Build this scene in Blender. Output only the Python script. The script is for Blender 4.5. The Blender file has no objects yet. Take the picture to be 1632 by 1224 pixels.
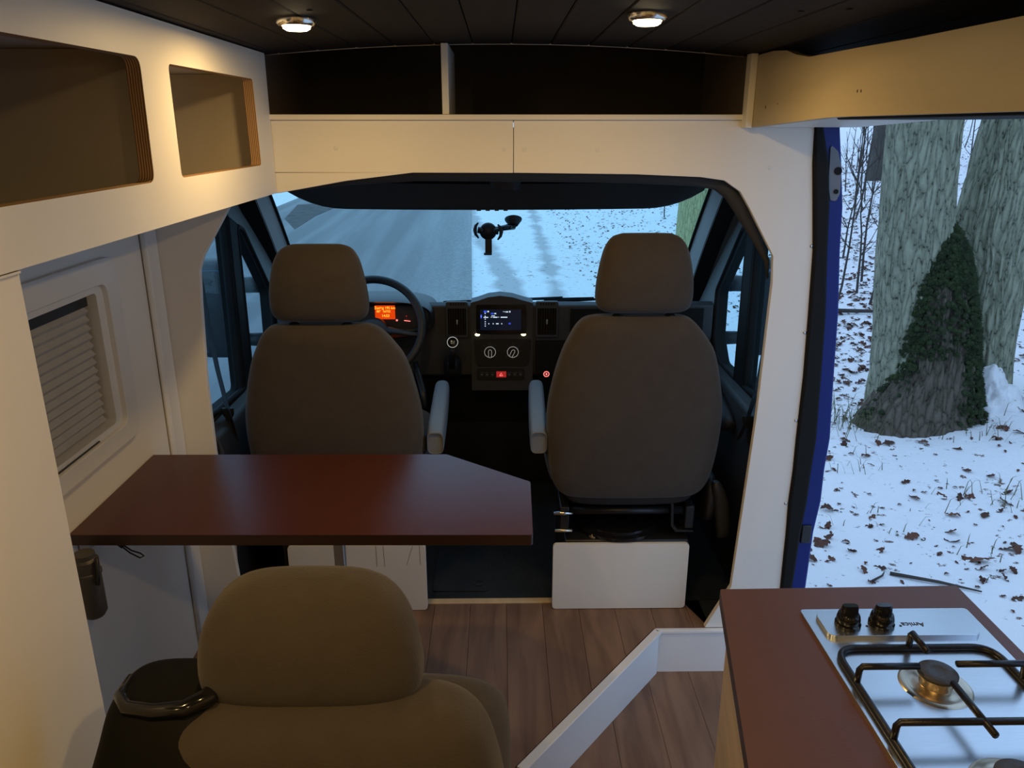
import bpy, bmesh, math, random
import numpy as np
from mathutils import Vector, Matrix, noise
from mathutils.geometry import tessellate_polygon
random.seed(7)
PI = math.pi
S = bpy.context.scene
C = S.collection

# ------------------------------------------------------------------ camera, sky, exposure
cam_d = bpy.data.cameras.new('camera'); cam = bpy.data.objects.new('camera', cam_d); C.objects.link(cam)
cam_d.sensor_width = 36.0; cam_d.lens = 36.0 * 1250 / 1632; cam_d.clip_start = 0.02; cam_d.clip_end = 300
cam.location = (0, 0, 1.5)
cam.rotation_euler = (PI/2 - math.atan(409/1250), 0, -math.radians(0.83))
S.camera = cam
W = bpy.data.worlds.new('dusk_sky'); S.world = W; W.use_nodes = True
bg = W.node_tree.nodes['Background']
bg.inputs[0].default_value = (0.42, 0.63, 0.96, 1); bg.inputs[1].default_value = 1.40
S.view_settings.view_transform = 'Standard'; S.view_settings.look = 'None'
S.view_settings.exposure = 0.0; S.view_settings.gamma = 1.0; S.view_settings.use_curve_mapping = False
LAMP_W = 2.8
LAMP_COL = (1.0, 0.65, 0.25)

# ------------------------------------------------------------------ materials
MATS = {}
def nodes_of(m):
    m.use_nodes = True
    nt = m.node_tree
    return nt, nt.nodes, nt.links, nt.nodes['Principled BSDF']
def M(name, col, rough=0.5, metal=0.0, spec=0.5, var=0.0, vscale=8.0, vstretch=(1,1,1), bump=0.0, bscale=60.0, coat=0.0, emit=None, estr=0.0, rnd=0.0, sheen=0.0):
    m = bpy.data.materials.new(name); nt, N, L, b = nodes_of(m)
    b.inputs['Base Color'].default_value = (*col, 1); b.inputs['Roughness'].default_value = rough
    b.inputs['Metallic'].default_value = metal; b.inputs['Specular IOR Level'].default_value = spec
    b.inputs['Coat Weight'].default_value = coat
    if sheen: b.inputs['Sheen Weight'].default_value = sheen
    if emit:
        b.inputs['Emission Color'].default_value = (*emit, 1); b.inputs['Emission Strength'].default_value = estr
    tc = N.new('ShaderNodeTexCoord')
    if var or rnd:
        mp = N.new('ShaderNodeMapping'); mp.inputs['Scale'].default_value = vstretch
        L.new(tc.outputs['Object'], mp.inputs[0])
        no = N.new('ShaderNodeTexNoise'); no.inputs['Scale'].default_value = vscale; no.inputs['Detail'].default_value = 6
        L.new(mp.outputs[0], no.inputs['Vector'])
        mr = N.new('ShaderNodeMapRange'); mr.inputs[1].default_value = 0.25; mr.inputs[2].default_value = 0.75
        mr.inputs[3].default_value = 1 - var; mr.inputs[4].default_value = 1 + var
        L.new(no.outputs[0], mr.inputs[0])
        val = mr.outputs[0]
        if rnd:
            oi = N.new('ShaderNodeObjectInfo')
            m2 = N.new('ShaderNodeMapRange'); m2.inputs[3].default_value = 1 - rnd; m2.inputs[4].default_value = 1 + rnd
            L.new(oi.outputs['Random'], m2.inputs[0])
            mu = N.new('ShaderNodeMath'); mu.operation = 'MULTIPLY'; L.new(val, mu.inputs[0]); L.new(m2.outputs[0], mu.inputs[1]); val = mu.outputs[0]
        vm = N.new('ShaderNodeVectorMath'); vm.operation = 'SCALE'; vm.inputs[0].default_value = col
        L.new(val, vm.inputs['Scale']); L.new(vm.outputs[0], b.inputs['Base Color'])
    if bump:
        n2 = N.new('ShaderNodeTexNoise'); n2.inputs['Scale'].default_value = bscale; n2.inputs['Detail'].default_value = 4
        L.new(tc.outputs['Object'], n2.inputs['Vector'])
        bp = N.new('ShaderNodeBump'); bp.inputs['Strength'].default_value = bump; bp.inputs['Distance'].default_value = 0.01
        L.new(n2.outputs[0], bp.inputs['Height']); L.new(bp.outputs[0], b.inputs['Normal'])
    MATS[name] = m
    return m
M('white_board', (0.78, 0.75, 0.69), 0.45, var=0.03, vscale=3, bump=0.03, bscale=25)
M('white_gloss', (0.80, 0.80, 0.80), 0.32, var=0.03, vscale=4)
M('white_frame', (0.72, 0.71, 0.68), 0.38, var=0.02)
M('grey_board', (0.50, 0.50, 0.50), 0.5, var=0.05, vscale=3)
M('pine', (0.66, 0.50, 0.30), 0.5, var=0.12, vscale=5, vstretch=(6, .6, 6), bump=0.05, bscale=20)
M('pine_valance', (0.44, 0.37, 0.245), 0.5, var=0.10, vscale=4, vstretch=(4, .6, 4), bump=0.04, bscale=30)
M('lining', (0.46, 0.41, 0.35), 0.8, var=0.06, vscale=5)
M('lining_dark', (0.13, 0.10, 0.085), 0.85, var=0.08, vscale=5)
M('dark_stain', (0.018, 0.0135, 0.0115), 0.7, spec=0.25, var=0.35, vscale=5, vstretch=(8, .7, 8), rnd=0.25, bump=0.08, bscale=60)
M('dark_shelf', (0.024, 0.018, 0.015), 0.7, var=0.15)
M('table_brown', (0.066, 0.019, 0.011), 0.30, var=0.06, vscale=12, bump=0.02, bscale=200, spec=0.35)
M('table_edge', (0.035, 0.014, 0.010), 0.45)
M('worktop_brown', (0.100, 0.043, 0.031), 0.42, var=0.06, vscale=14, bump=0.03, bscale=200, spec=0.4)
M('worktop_edge', (0.045, 0.020, 0.014), 0.5)
M('fabric', (0.062, 0.051, 0.043), 0.95, spec=0.1, var=0.08, vscale=30, bump=0.25, bscale=450, sheen=0.15)
M('fabric_dark', (0.034, 0.031, 0.031), 0.95, spec=0.1, var=0.08, vscale=30, bump=0.2, bscale=450)
M('vinyl_grey', (0.155, 0.17, 0.195), 0.5, bump=0.1, bscale=300)
M('black_plastic', (0.012, 0.012, 0.013), 0.42, bump=0.05, bscale=200)
M('black_gloss', (0.008, 0.008, 0.009), 0.12)
M('dark_plastic', (0.022, 0.023, 0.026), 0.5, bump=0.08, bscale=250)
M('dash_plastic', (0.032, 0.035, 0.041), 0.55, bump=0.08, bscale=250)
M('header_grey', (0.036, 0.036, 0.037), 0.8, bump=0.06, bscale=200)
M('pillar_trim', (0.55, 0.56, 0.56), 0.65, bump=0.05, bscale=200)
M('door_inner', (0.20, 0.21, 0.21), 0.6, bump=0.05, bscale=200)
M('rubber_mat', (0.016, 0.019, 0.023), 0.55, var=0.4, vscale=9, bump=0.15, bscale=90)
M('seat_metal', (0.02, 0.02, 0.021), 0.35, metal=0.3)
M('chrome', (0.75, 0.75, 0.75), 0.18, metal=1.0)
M('bolt', (0.85, 0.75, 0.55), 0.3, metal=0.9)
M('aluminium', (0.55, 0.56, 0.58), 0.4, metal=0.8)
M('steel', (0.66, 0.70, 0.74), 0.27, metal=1.0, var=0.04, vscale=30, vstretch=(1, 20, 1))
M('enamel', (0.010, 0.010, 0.015), 0.30, spec=0.35, bump=0.08, bscale=120)
M('burner_cap', (0.035, 0.035, 0.038), 0.5, bump=0.2, bscale=150)
M('brass_steel', (0.60, 0.52, 0.40), 0.3, metal=1.0)
M('blue_paint', (0.004, 0.014, 0.17), 0.4, spec=0.25, coat=0.08)
M('rubber_seal', (0.008, 0.008, 0.008), 0.7, spec=0.2)
M('belt_black', (0.005, 0.005, 0.005), 0.6, spec=0.08)
M('strap', (0.018, 0.018, 0.020), 0.8, bump=0.3, bscale=400)
M('torch_body', (0.075, 0.068, 0.060), 0.5, metal=0.3, bump=0.1, bscale=120)
M('gravel', (0.075, 0.062, 0.058), 0.8, var=0.5, vscale=3, bump=0.5, bscale=30)
M('leaf', (0.105, 0.042, 0.024), 0.8, var=0.3, vscale=20, rnd=0.45)
M('twig', (0.060, 0.050, 0.042), 0.9, var=0.2)
M('bark_far', (0.075, 0.070, 0.058), 0.95, var=0.35, vscale=12, vstretch=(3, 3, .5), bump=0.6, bscale=25)
M('moss', (0.022, 0.036, 0.009), 0.95, var=0.5, vscale=12, bump=0.8, bscale=60)
M('grass', (0.12, 0.12, 0.05), 0.9, var=0.3)
M('lamp_rim', (0.75, 0.72, 0.66), 0.2, metal=1.0)
M('lamp_lens', (1, 1, 1), 0.4, emit=(1.0, 0.78, 0.45), estr=16.0)
M('print_dark', (0.05, 0.05, 0.055), 0.6)
M('pale_glow', (0.6, 0.6, 0.6), 0.6, emit=(0.8, 0.8, 0.75), estr=0.30)  # pale print; its added glow also brightens the unlit knob ring and igniters
M('orange_lcd', (0.05, 0.01, 0.0), 0.3, emit=(1.0, 0.07, 0.004), estr=0.75)
M('orange_text', (0.1, 0.03, 0.0), 0.3, emit=(1.0, 0.40, 0.03), estr=2.2)
M('red_glow', (0.1, 0.01, 0.01), 0.4, emit=(1.0, 0.05, 0.05), estr=0.35)
M('red_glyph', (0.2, 0.02, 0.02), 0.4, emit=(1.0, 0.20, 0.18), estr=1.6)
M('warm_glow', (0.4, 0.35, 0.2), 0.4, emit=(1.0, 0.85, 0.5), estr=2.2)
M('screen_black', (0.004, 0.005, 0.008), 0.15, emit=(0.05, 0.10, 0.25), estr=0.06)
M('screen_white', (0.2, 0.2, 0.2), 0.4, emit=(0.70, 0.85, 1.0), estr=0.9)
M('screen_blue', (0.02, 0.03, 0.2), 0.4, emit=(0.05, 0.12, 1.0), estr=0.7)
M('mirror_glass', (0.10, 0.17, 0.26), 0.12, metal=0.7)
M('van_outer', (0.05, 0.055, 0.07), 0.6)

def ply_mat():
    m = bpy.data.materials.new('ply_edge'); nt, N, L, b = nodes_of(m)
    tc = N.new('ShaderNodeTexCoord'); wv = N.new('ShaderNodeTexWave'); wv.bands_direction = 'X'; wv.inputs['Scale'].default_value = 75
    wv.inputs['Distortion'].default_value = 1.2; wv.inputs['Detail'].default_value = 2
    L.new(tc.outputs['Object'], wv.inputs['Vector'])
    r = N.new('ShaderNodeValToRGB'); r.color_ramp.elements[0].color = (0.13, 0.055, 0.025, 1); r.color_ramp.elements[1].color = (0.52, 0.33, 0.16, 1)
    L.new(wv.outputs['Fac'], r.inputs[0]); L.new(r.outputs[0], b.inputs['Base Color']); b.inputs['Roughness'].default_value = 0.7
    MATS['ply_edge'] = m
ply_mat()
def floor_mat():
    m = bpy.data.materials.new('floor_wood'); nt, N, L, b = nodes_of(m)
    tc = N.new('ShaderNodeTexCoord'); mp = N.new('ShaderNodeMapping'); mp.inputs['Scale'].default_value = (9, 1.1, 9)
    oi = N.new('ShaderNodeObjectInfo'); ad = N.new('ShaderNodeVectorMath'); ad.operation = 'ADD'
    sc = N.new('ShaderNodeVectorMath'); sc.operation = 'SCALE'; sc.inputs[0].default_value = (7, 13, 3); L.new(oi.outputs['Random'], sc.inputs['Scale'])
    L.new(tc.outputs['Object'], ad.inputs[0]); L.new(sc.outputs[0], ad.inputs[1]); L.new(ad.outputs[0], mp.inputs[0])
    n = N.new('ShaderNodeTexNoise'); n.inputs['Scale'].default_value = 2.2; n.inputs['Detail'].default_value = 8; n.inputs['Distortion'].default_value = 0.8
    L.new(mp.outputs[0], n.inputs['Vector'])
    r = N.new('ShaderNodeValToRGB'); e = r.color_ramp.elements
    e[0].position = 0.30; e[0].color = (0.135, 0.070, 0.042, 1); e[1].position = 0.72; e[1].color = (0.27, 0.160, 0.100, 1)
    L.new(n.outputs[0], r.inputs[0]); L.new(r.outputs[0], b.inputs['Base Color'])
    b.inputs['Roughness'].default_value = 0.5
    bp = N.new('ShaderNodeBump'); bp.inputs['Strength'].default_value = 0.08; bp.inputs['Distance'].default_value = 0.005
    L.new(n.outputs[0], bp.inputs['Height']); L.new(bp.outputs[0], b.inputs['Normal'])
    MATS['floor_wood'] = m
floor_mat()
def glass_mat(name, tint, gloss=0.05, rough=0.02):
    m = bpy.data.materials.new(name); m.use_nodes = True; nt = m.node_tree; N, L = nt.nodes, nt.links; N.clear()
    o = N.new('ShaderNodeOutputMaterial'); mx = N.new('ShaderNodeMixShader'); tr = N.new('ShaderNodeBsdfTransparent'); gl = N.new('ShaderNodeBsdfGlossy')
    tr.inputs[0].default_value = (*tint, 1); gl.inputs['Roughness'].default_value = rough; mx.inputs[0].default_value = gloss
    L.new(tr.outputs[0], mx.inputs[1]); L.new(gl.outputs[0], mx.inputs[2]); L.new(mx.outputs[0], o.inputs[0]); MATS[name] = m
glass_mat('windscreen_glass', (0.70, 0.98, 1.0), 0.05)
glass_mat('side_glass', (0.80, 0.955, 0.985), 0.03)
def blind_mat():
    M('blind_cloth', (0.46, 0.44, 0.40), 0.9, var=0.05, vscale=30, bump=0.1, bscale=200)
blind_mat()
def snow_mat():
    m = bpy.data.materials.new('snow'); nt, N, L, b = nodes_of(m)
    tc = N.new('ShaderNodeTexCoord')
    mp = N.new('ShaderNodeMapping'); mp.inputs['Scale'].default_value = (1.0, 1.0, 1.0); L.new(tc.outputs['Object'], mp.inputs[0])
    n1 = N.new('ShaderNodeTexNoise'); n1.inputs['Scale'].default_value = 13; n1.inputs['Detail'].default_value = 7; n1.inputs['Roughness'].default_value = 0.68
    n2 = N.new('ShaderNodeTexNoise'); n2.inputs['Scale'].default_value = 0.9; n2.inputs['Detail'].default_value = 4
    L.new(mp.outputs[0], n1.inputs['Vector']); L.new(mp.outputs[0], n2.inputs['Vector'])
    # leaf litter poking through: threshold varies over the ground
    mr = N.new('ShaderNodeMapRange'); mr.inputs[1].default_value = 0.3; mr.inputs[2].default_value = 0.7; mr.inputs[3].default_value = 0.405; mr.inputs[4].default_value = 0.335
    L.new(n2.outputs[0], mr.inputs[0])
    sub = N.new('ShaderNodeMath'); sub.operation = 'SUBTRACT'; L.new(n1.outputs[0], sub.inputs[0]); L.new(mr.outputs[0], sub.inputs[1])
    m2 = N.new('ShaderNodeMapRange'); m2.inputs[1].default_value = -0.02; m2.inputs[2].default_value = 0.02; L.new(sub.outputs[0], m2.inputs[0])
    mx = N.new('ShaderNodeMix'); mx.data_type = 'RGBA'; mx.inputs[6].default_value = (0.16, 0.10, 0.075, 1); mx.inputs[7].default_value = (0.86, 0.87, 0.88, 1)
    L.new(m2.outputs[0], mx.inputs[0])
    # tyre tracks along the verge, where the snow is pressed to slush
    sx = N.new('ShaderNodeSeparateXYZ'); L.new(tc.outputs['Object'], sx.inputs[0])
    prev = mx.outputs[2]
    for x0, k, w in ((1.15, -0.090, 0.20), (0.72, 0.008, 0.13)):
        a = N.new('ShaderNodeMath'); a.operation = 'MULTIPLY_ADD'; L.new(sx.outputs[1], a.inputs[0]); a.inputs[1].default_value = -k; L.new(sx.outputs[0], a.inputs[2])
        s = N.new('ShaderNodeMath'); s.operation = 'SUBTRACT'; L.new(a.outputs[0], s.inputs[0]); s.inputs[1].default_value = x0
        ab = N.new('ShaderNodeMath'); ab.operation = 'ABSOLUTE'; L.new(s.outputs[0], ab.inputs[0])
        n3 = N.new('ShaderNodeTexNoise'); n3.inputs['Scale'].default_value = 1.5; n3.inputs['Detail'].default_value = 5; L.new(tc.outputs['Object'], n3.inputs['Vector'])
        ad = N.new('ShaderNodeMath'); ad.operation = 'MULTIPLY_ADD'; L.new(n3.outputs[0], ad.inputs[0]); ad.inputs[1].default_value = 0.5; L.new(ab.outputs[0], ad.inputs[2])
        r = N.new('ShaderNodeMapRange'); r.inputs[1].default_value = w + 0.16; r.inputs[2].default_value = w + 0.30; r.inputs[3].default_value = 0.62; r.inputs[4].default_value = 0.0
        L.new(ad.outputs[0], r.inputs[0])
        m3 = N.new('ShaderNodeMix'); m3.data_type = 'RGBA'; m3.inputs[7].default_value = (0.30, 0.28, 0.28, 1)
        L.new(r.outputs[0], m3.inputs[0]); L.new(prev, m3.inputs[6]); prev = m3.outputs[2]
    L.new(prev, b.inputs['Base Color']); b.inputs['Roughness'].default_value = 0.8
    bp = N.new('ShaderNodeBump'); bp.inputs['Strength'].default_value = 0.5; bp.inputs['Distance'].default_value = 0.03
    L.new(n1.outputs[0], bp.inputs['Height']); L.new(bp.outputs[0], b.inputs['Normal'])
    MATS['snow'] = m
snow_mat()
def asphalt_mat():
    m = bpy.data.materials.new('asphalt'); nt, N, L, b = nodes_of(m)
    tc = N.new('ShaderNodeTexCoord'); sx = N.new('ShaderNodeSeparateXYZ'); L.new(tc.outputs['Object'], sx.inputs[0])
    d = N.new('ShaderNodeMath'); d.operation = 'MULTIPLY_ADD'; L.new(sx.outputs[1], d.inputs[0]); d.inputs[1].default_value = .0355; L.new(sx.outputs[0], d.inputs[2])   # distance left of the verge (negative)
    cv = N.new('ShaderNodeCombineXYZ'); L.new(d.outputs[0], cv.inputs[0]); sy = N.new('ShaderNodeMath'); sy.operation = 'MULTIPLY'; L.new(sx.outputs[1], sy.inputs[0]); sy.inputs[1].default_value = .035; L.new(sy.outputs[0], cv.inputs[1])
    st = N.new('ShaderNodeTexNoise'); st.inputs['Scale'].default_value = 2.4; st.inputs['Detail'].default_value = 3; L.new(cv.outputs[0], st.inputs['Vector'])
    r1 = N.new('ShaderNodeValToRGB'); e = r1.color_ramp.elements; e[0].position = .42; e[0].color = (0.098, 0.100, 0.103, 1); e[1].position = .68; e[1].color = (0.185, 0.185, 0.185, 1)
    L.new(st.outputs[0], r1.inputs[0])
    fn = N.new('ShaderNodeTexNoise'); fn.inputs['Scale'].default_value = 22; fn.inputs['Detail'].default_value = 3; L.new(tc.outputs['Object'], fn.inputs['Vector'])
    ed = N.new('ShaderNodeMapRange'); ed.inputs[1].default_value = -1.5; ed.inputs[2].default_value = 0.0; ed.inputs[3].default_value = 0.0; ed.inputs[4].default_value = 0.42; L.new(d.outputs[0], ed.inputs[0])
    mu = N.new('ShaderNodeMath'); mu.operation = 'MULTIPLY'; L.new(ed.outputs[0], mu.inputs[0])
    fr = N.new('ShaderNodeMapRange'); fr.inputs[1].default_value = .25; fr.inputs[2].default_value = .70; L.new(fn.outputs[0], fr.inputs[0]); L.new(fr.outputs[0], mu.inputs[1])
    mx = N.new('ShaderNodeMix'); mx.data_type = 'RGBA'; L.new(mu.outputs[0], mx.inputs[0]); L.new(r1.outputs[0], mx.inputs[6]); mx.inputs[7].default_value = (0.55, 0.56, 0.57, 1)
    L.new(mx.outputs[2], b.inputs['Base Color']); b.inputs['Roughness'].default_value = 0.5
    bp = N.new('ShaderNodeBump'); bp.inputs['Strength'].default_value = .25; bp.inputs['Distance'].default_value = .01; L.new(fn.outputs[0], bp.inputs['Height']); L.new(bp.outputs[0], b.inputs['Normal'])
    MATS['asphalt'] = m
asphalt_mat()
def bark_mat(name, c0, c1, c2):
    m = bpy.data.materials.new(name); nt, N, L, b = nodes_of(m)
    tc = N.new('ShaderNodeTexCoord'); mp = N.new('ShaderNodeMapping'); mp.inputs['Scale'].default_value = (1, 1, 0.20); L.new(tc.outputs['Object'], mp.inputs[0])
    nz = N.new('ShaderNodeTexNoise'); nz.inputs['Scale'].default_value = 9; nz.inputs['Detail'].default_value = 5; L.new(mp.outputs[0], nz.inputs['Vector'])
    sc_ = N.new('ShaderNodeVectorMath'); sc_.operation = 'MULTIPLY_ADD'; sc_.inputs[1].default_value = (.10, .10, .10); L.new(nz.outputs['Color'], sc_.inputs[0]); L.new(mp.outputs[0], sc_.inputs[2])
    vo = N.new('ShaderNodeTexVoronoi'); vo.feature = 'DISTANCE_TO_EDGE'; vo.inputs['Scale'].default_value = 22; vo.inputs['Randomness'].default_value = 1.0; L.new(sc_.outputs[0], vo.inputs['Vector'])
    n2 = N.new('ShaderNodeTexNoise'); n2.inputs['Scale'].default_value = 40; n2.inputs['Detail'].default_value = 6; L.new(tc.outputs['Object'], n2.inputs['Vector'])
    r = N.new('ShaderNodeValToRGB'); e = r.color_ramp.elements
    e[0].position = 0.0; e[0].color = (*c0, 1); e[1].position = 0.055; e[1].color = (*c1, 1); e2 = r.color_ramp.elements.new(0.30); e2.color = (*c2, 1)
    ad = N.new('ShaderNodeMath'); ad.operation = 'MULTIPLY_ADD'; L.new(n2.outputs[0], ad.inputs[0]); ad.inputs[1].default_value = 0.26; L.new(vo.outputs['Distance'], ad.inputs[2])
    sb = N.new('ShaderNodeMath'); sb.operation = 'SUBTRACT'; L.new(ad.outputs[0], sb.inputs[0]); sb.inputs[1].default_value = 0.105
    L.new(sb.outputs[0], r.inputs[0]); L.new(r.outputs[0], b.inputs['Base Color']); b.inputs['Roughness'].default_value = 0.95
    bp = N.new('ShaderNodeBump'); bp.inputs['Strength'].default_value = 0.9; bp.inputs['Distance'].default_value = 0.03
    L.new(sb.outputs[0], bp.inputs['Height']); L.new(bp.outputs[0], b.inputs['Normal']); MATS[name] = m
bark_mat('bark', (0.042, 0.043, 0.030), (0.195, 0.205, 0.140), (0.31, 0.325, 0.225))
bark_mat('bark_base', (0.020, 0.016, 0.011), (0.075, 0.062, 0.042), (0.130, 0.110, 0.080))
bark_mat('bark_yellow', (0.18, 0.16, 0.07), (0.36, 0.35, 0.16), (0.50, 0.48, 0.24))

# ------------------------------------------------------------------ mesh helpers
WL = {}
def wloc(o): return WL.get(o.name, Vector((0, 0, 0)))
def setp(o, **k):
    for a, b in k.items():
        if b is not None: o[a] = b
def thing(name, label, cat, loc=(0, 0, 0), group=None):
    o = bpy.data.objects.new(name, None); C.objects.link(o); o.empty_display_size = 0.05
    o.location = loc; WL[o.name] = Vector(loc); setp(o, label=label, category=cat, group=group)
    return o
def struct_root(name, loc=(0, 0, 0)):
    o = bpy.data.objects.new(name, None); C.objects.link(o); o.location = loc; WL[o.name] = Vector(loc); o['kind'] = 'structure'
    return o
def obj(name, bm, mats, parent=None, smooth=False, bevel=0.0, bseg=2, label=None, cat=None, group=None, kind=None, auto=None):
    """bm in world coordinates -> one mesh object"""
    if isinstance(bm, bmesh.types.BMesh):
        me = bpy.data.meshes.new(name); bmesh.ops.recalc_face_normals(bm, faces=bm.faces[:]); bm.to_mesh(me); bm.free()
    else: me = bm
    for m in ([mats] if isinstance(mats, str) else mats): me.materials.append(MATS[m])
    if smooth or auto:
        for p in me.polygons: p.use_smooth = True
        if auto: me.set_sharp_from_angle(angle=math.radians(auto))
    o = bpy.data.objects.new(name, me); C.objects.link(o)
    if parent:
        base = wloc(parent); me.transform(Matrix.Translation(-base)); o.parent = parent; WL[o.name] = base
    else:
        WL[o.name] = Vector((0, 0, 0))
    if bevel:
        b = o.modifiers.new('bevel', 'BEVEL'); b.width = bevel; b.segments = bseg; b.limit_method = 'ANGLE'; b.angle_limit = math.radians(40)
        for p in me.polygons: p.use_smooth = True
        me.set_sharp_from_angle(angle=math.radians(40))
    setp(o, label=label, category=cat, group=group, kind=kind)
    return o
def settle(o, base):
    """move a top-level mesh's origin to its base without moving its surface"""
    o.data.transform(Matrix.Translation(-Vector(base))); o.location = base; WL[o.name] = Vector(base); return o
def B(): return bmesh.new()
def box(bm, x0, x1, y0, y1, z0, z1, mi=0):
    v = [bm.verts.new(p) for p in ((x0,y0,z0),(x1,y0,z0),(x1,y1,z0),(x0,y1,z0),(x0,y0,z1),(x1,y0,z1),(x1,y1,z1),(x0,y1,z1))]
    for f in ((0,3,2,1),(4,5,6,7),(0,1,5,4),(1,2,6,5),(2,3,7,6),(3,0,4,7)):
        bm.faces.new([v[i] for i in f]).material_index = mi
    return bm
def bx(*a): return box(B(), *a)
def rpoly(pts, r=0.01, n=5):
    """round polygon corners; r scalar or list"""
    out = []; k = len(pts); rs = r if isinstance(r, (list, tuple)) else [r]*k
    for i in range(k):
        p, a, b = Vector(pts[i]), Vector(pts[i-1]), Vector(pts[(i+1) % k])
        ri = rs[i]
        if ri <= 1e-6: out.append(tuple(p)); continue
        da, db = (a-p), (b-p); la, lb = da.length, db.length; da.normalize(); db.normalize()
        ang = math.acos(max(-1, min(1, da.dot(db))))
        d = min(ri/math.tan(ang/2), la*.49, lb*.49)
        q0, q1 = p+da*d, p+db*d
        for j in range(n+1):
            t = j/n
            out.append(tuple(q0*(1-t)**2 + p*2*t*(1-t) + q1*t*t))
    return out
def plate(bm, outer, holes, basis, t, mi=0, mside=None):
    """2D outline with holes, extruded; basis = (origin, ux, uy); thickness along ux x uy * t"""
    o, ux, uy = (Vector(a) for a in basis); n = ux.cross(uy).normalized()*t
    loops = [outer] + list(holes)
    flat = [p for l in loops for p in l]
    tris = tessellate_polygon([[Vector((p[0], p[1], 0)) for p in l] for l in loops])
    P = [o + ux*p[0] + uy*p[1] for p in flat]
    va = [bm.verts.new(p) for p in P]; vb = [bm.verts.new(p+n) for p in P]
    for a, b, c in tris:
        for V in ((va[a], va[b], va[c]), (vb[c], vb[b], vb[a])):
            try: bm.faces.new(V).material_index = mi
            except ValueError: pass
    i0 = 0
    for l in loops:
        k = len(l)
        for j in range(k):
            a, b = i0+j, i0+(j+1) % k
            try: bm.faces.new((va[a], va[b], vb[b], vb[a])).material_index = mi if mside is None else mside
            except ValueError: pass
        i0 += k
    return bm
XZ = lambda y: ((0, y, 0), (1, 0, 0), (0, 0, 1))      # n = -Y
YZ = lambda x: ((x, 0, 0), (0, 1, 0), (0, 0, 1))      # n = +X
XY = lambda z: ((0, 0, z), (1, 0, 0), (0, 1, 0))      # n = +Z
def rect(a0, a1, b0, b1): return [(a0, b0), (a1, b0), (a1, b1), (a0, b1)]
def tube(bm, pts, r, n=10, caps=True, mi=0, flat=None):
    pts = [Vector(p) for p in pts]; k = len(pts); rs = r if isinstance(r, (list, tuple)) else [r]*k
    up = Vector((0, 0, 1)); rings = []; ref = None
    for i, p in enumerate(pts):
        d = (pts[min(i+1, k-1)] - pts[max(i-1, 0)]).normalized()
        if ref is None:
            ref = d.cross(up) if abs(d.z) < .95 else d.cross(Vector((0, 1, 0)))
        s = (ref - d*ref.dot(d)).normalized(); ref = s; u = d.cross(s)
        sx, sy = flat or (1, 1)
        rings.append([bm.verts.new(p + s*math.cos(2*PI*j/n)*rs[i]*sx + u*math.sin(2*PI*j/n)*rs[i]*sy) for j in range(n)])
    for a, b in zip(rings, rings[1:]):
        for j in range(n): bm.faces.new((a[j], a[(j+1) % n], b[(j+1) % n], b[j])).material_index = mi
    if caps:
        bm.faces.new(rings[0]).material_index = mi; bm.faces.new(rings[-1][::-1]).material_index = mi
    return bm
def lathe(bm, prof, c, n=24, axis=(0, 0, 1), mi=0):
    c = Vector(c); q = Vector((0, 0, 1)).rotation_difference(Vector(axis).normalized()); rings = []
    for r, z in prof:
        if r < 1e-6: rings.append([bm.verts.new(c + q @ Vector((0, 0, z)))])
        else: rings.append([bm.verts.new(c + q @ Vector((r*math.cos(2*PI*j/n), r*math.sin(2*PI*j/n), z))) for j in range(n)])
    for a, b in zip(rings, rings[1:]):
        for j in range(n):
            k = (j+1) % n
            if len(a) == 1 and len(b) == 1: continue
            if len(a) == 1: f = (a[0], b[k], b[j])
            elif len(b) == 1: f = (a[j], a[k], b[0])
            else: f = (a[j], a[k], b[k], b[j])
            bm.faces.new(f).material_index = mi
    if len(rings[0]) > 1: bm.faces.new(rings[0][::-1]).material_index = mi
    if len(rings[-1]) > 1: bm.faces.new(rings[-1]).material_index = mi
    return bm
def torus(bm, c, R, r, axis, n=40, m=10, mi=0):
    c = Vector(c); q = Vector((0, 0, 1)).rotation_difference(Vector(axis).normalized()); rings = []
    for i in range(n):
        a = 2*PI*i/n
        rings.append([bm.verts.new(c + q @ Vector(((R+r*math.cos(2*PI*j/m))*math.cos(a), (R+r*math.cos(2*PI*j/m))*math.sin(a), r*math.sin(2*PI*j/m)))) for j in range(m)])
    for i in range(n):
        a, b = rings[i], rings[(i+1) % n]
        for j in range(m): bm.faces.new((a[j], b[j], b[(j+1) % m], a[(j+1) % m])).material_index = mi
    return bm
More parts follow.
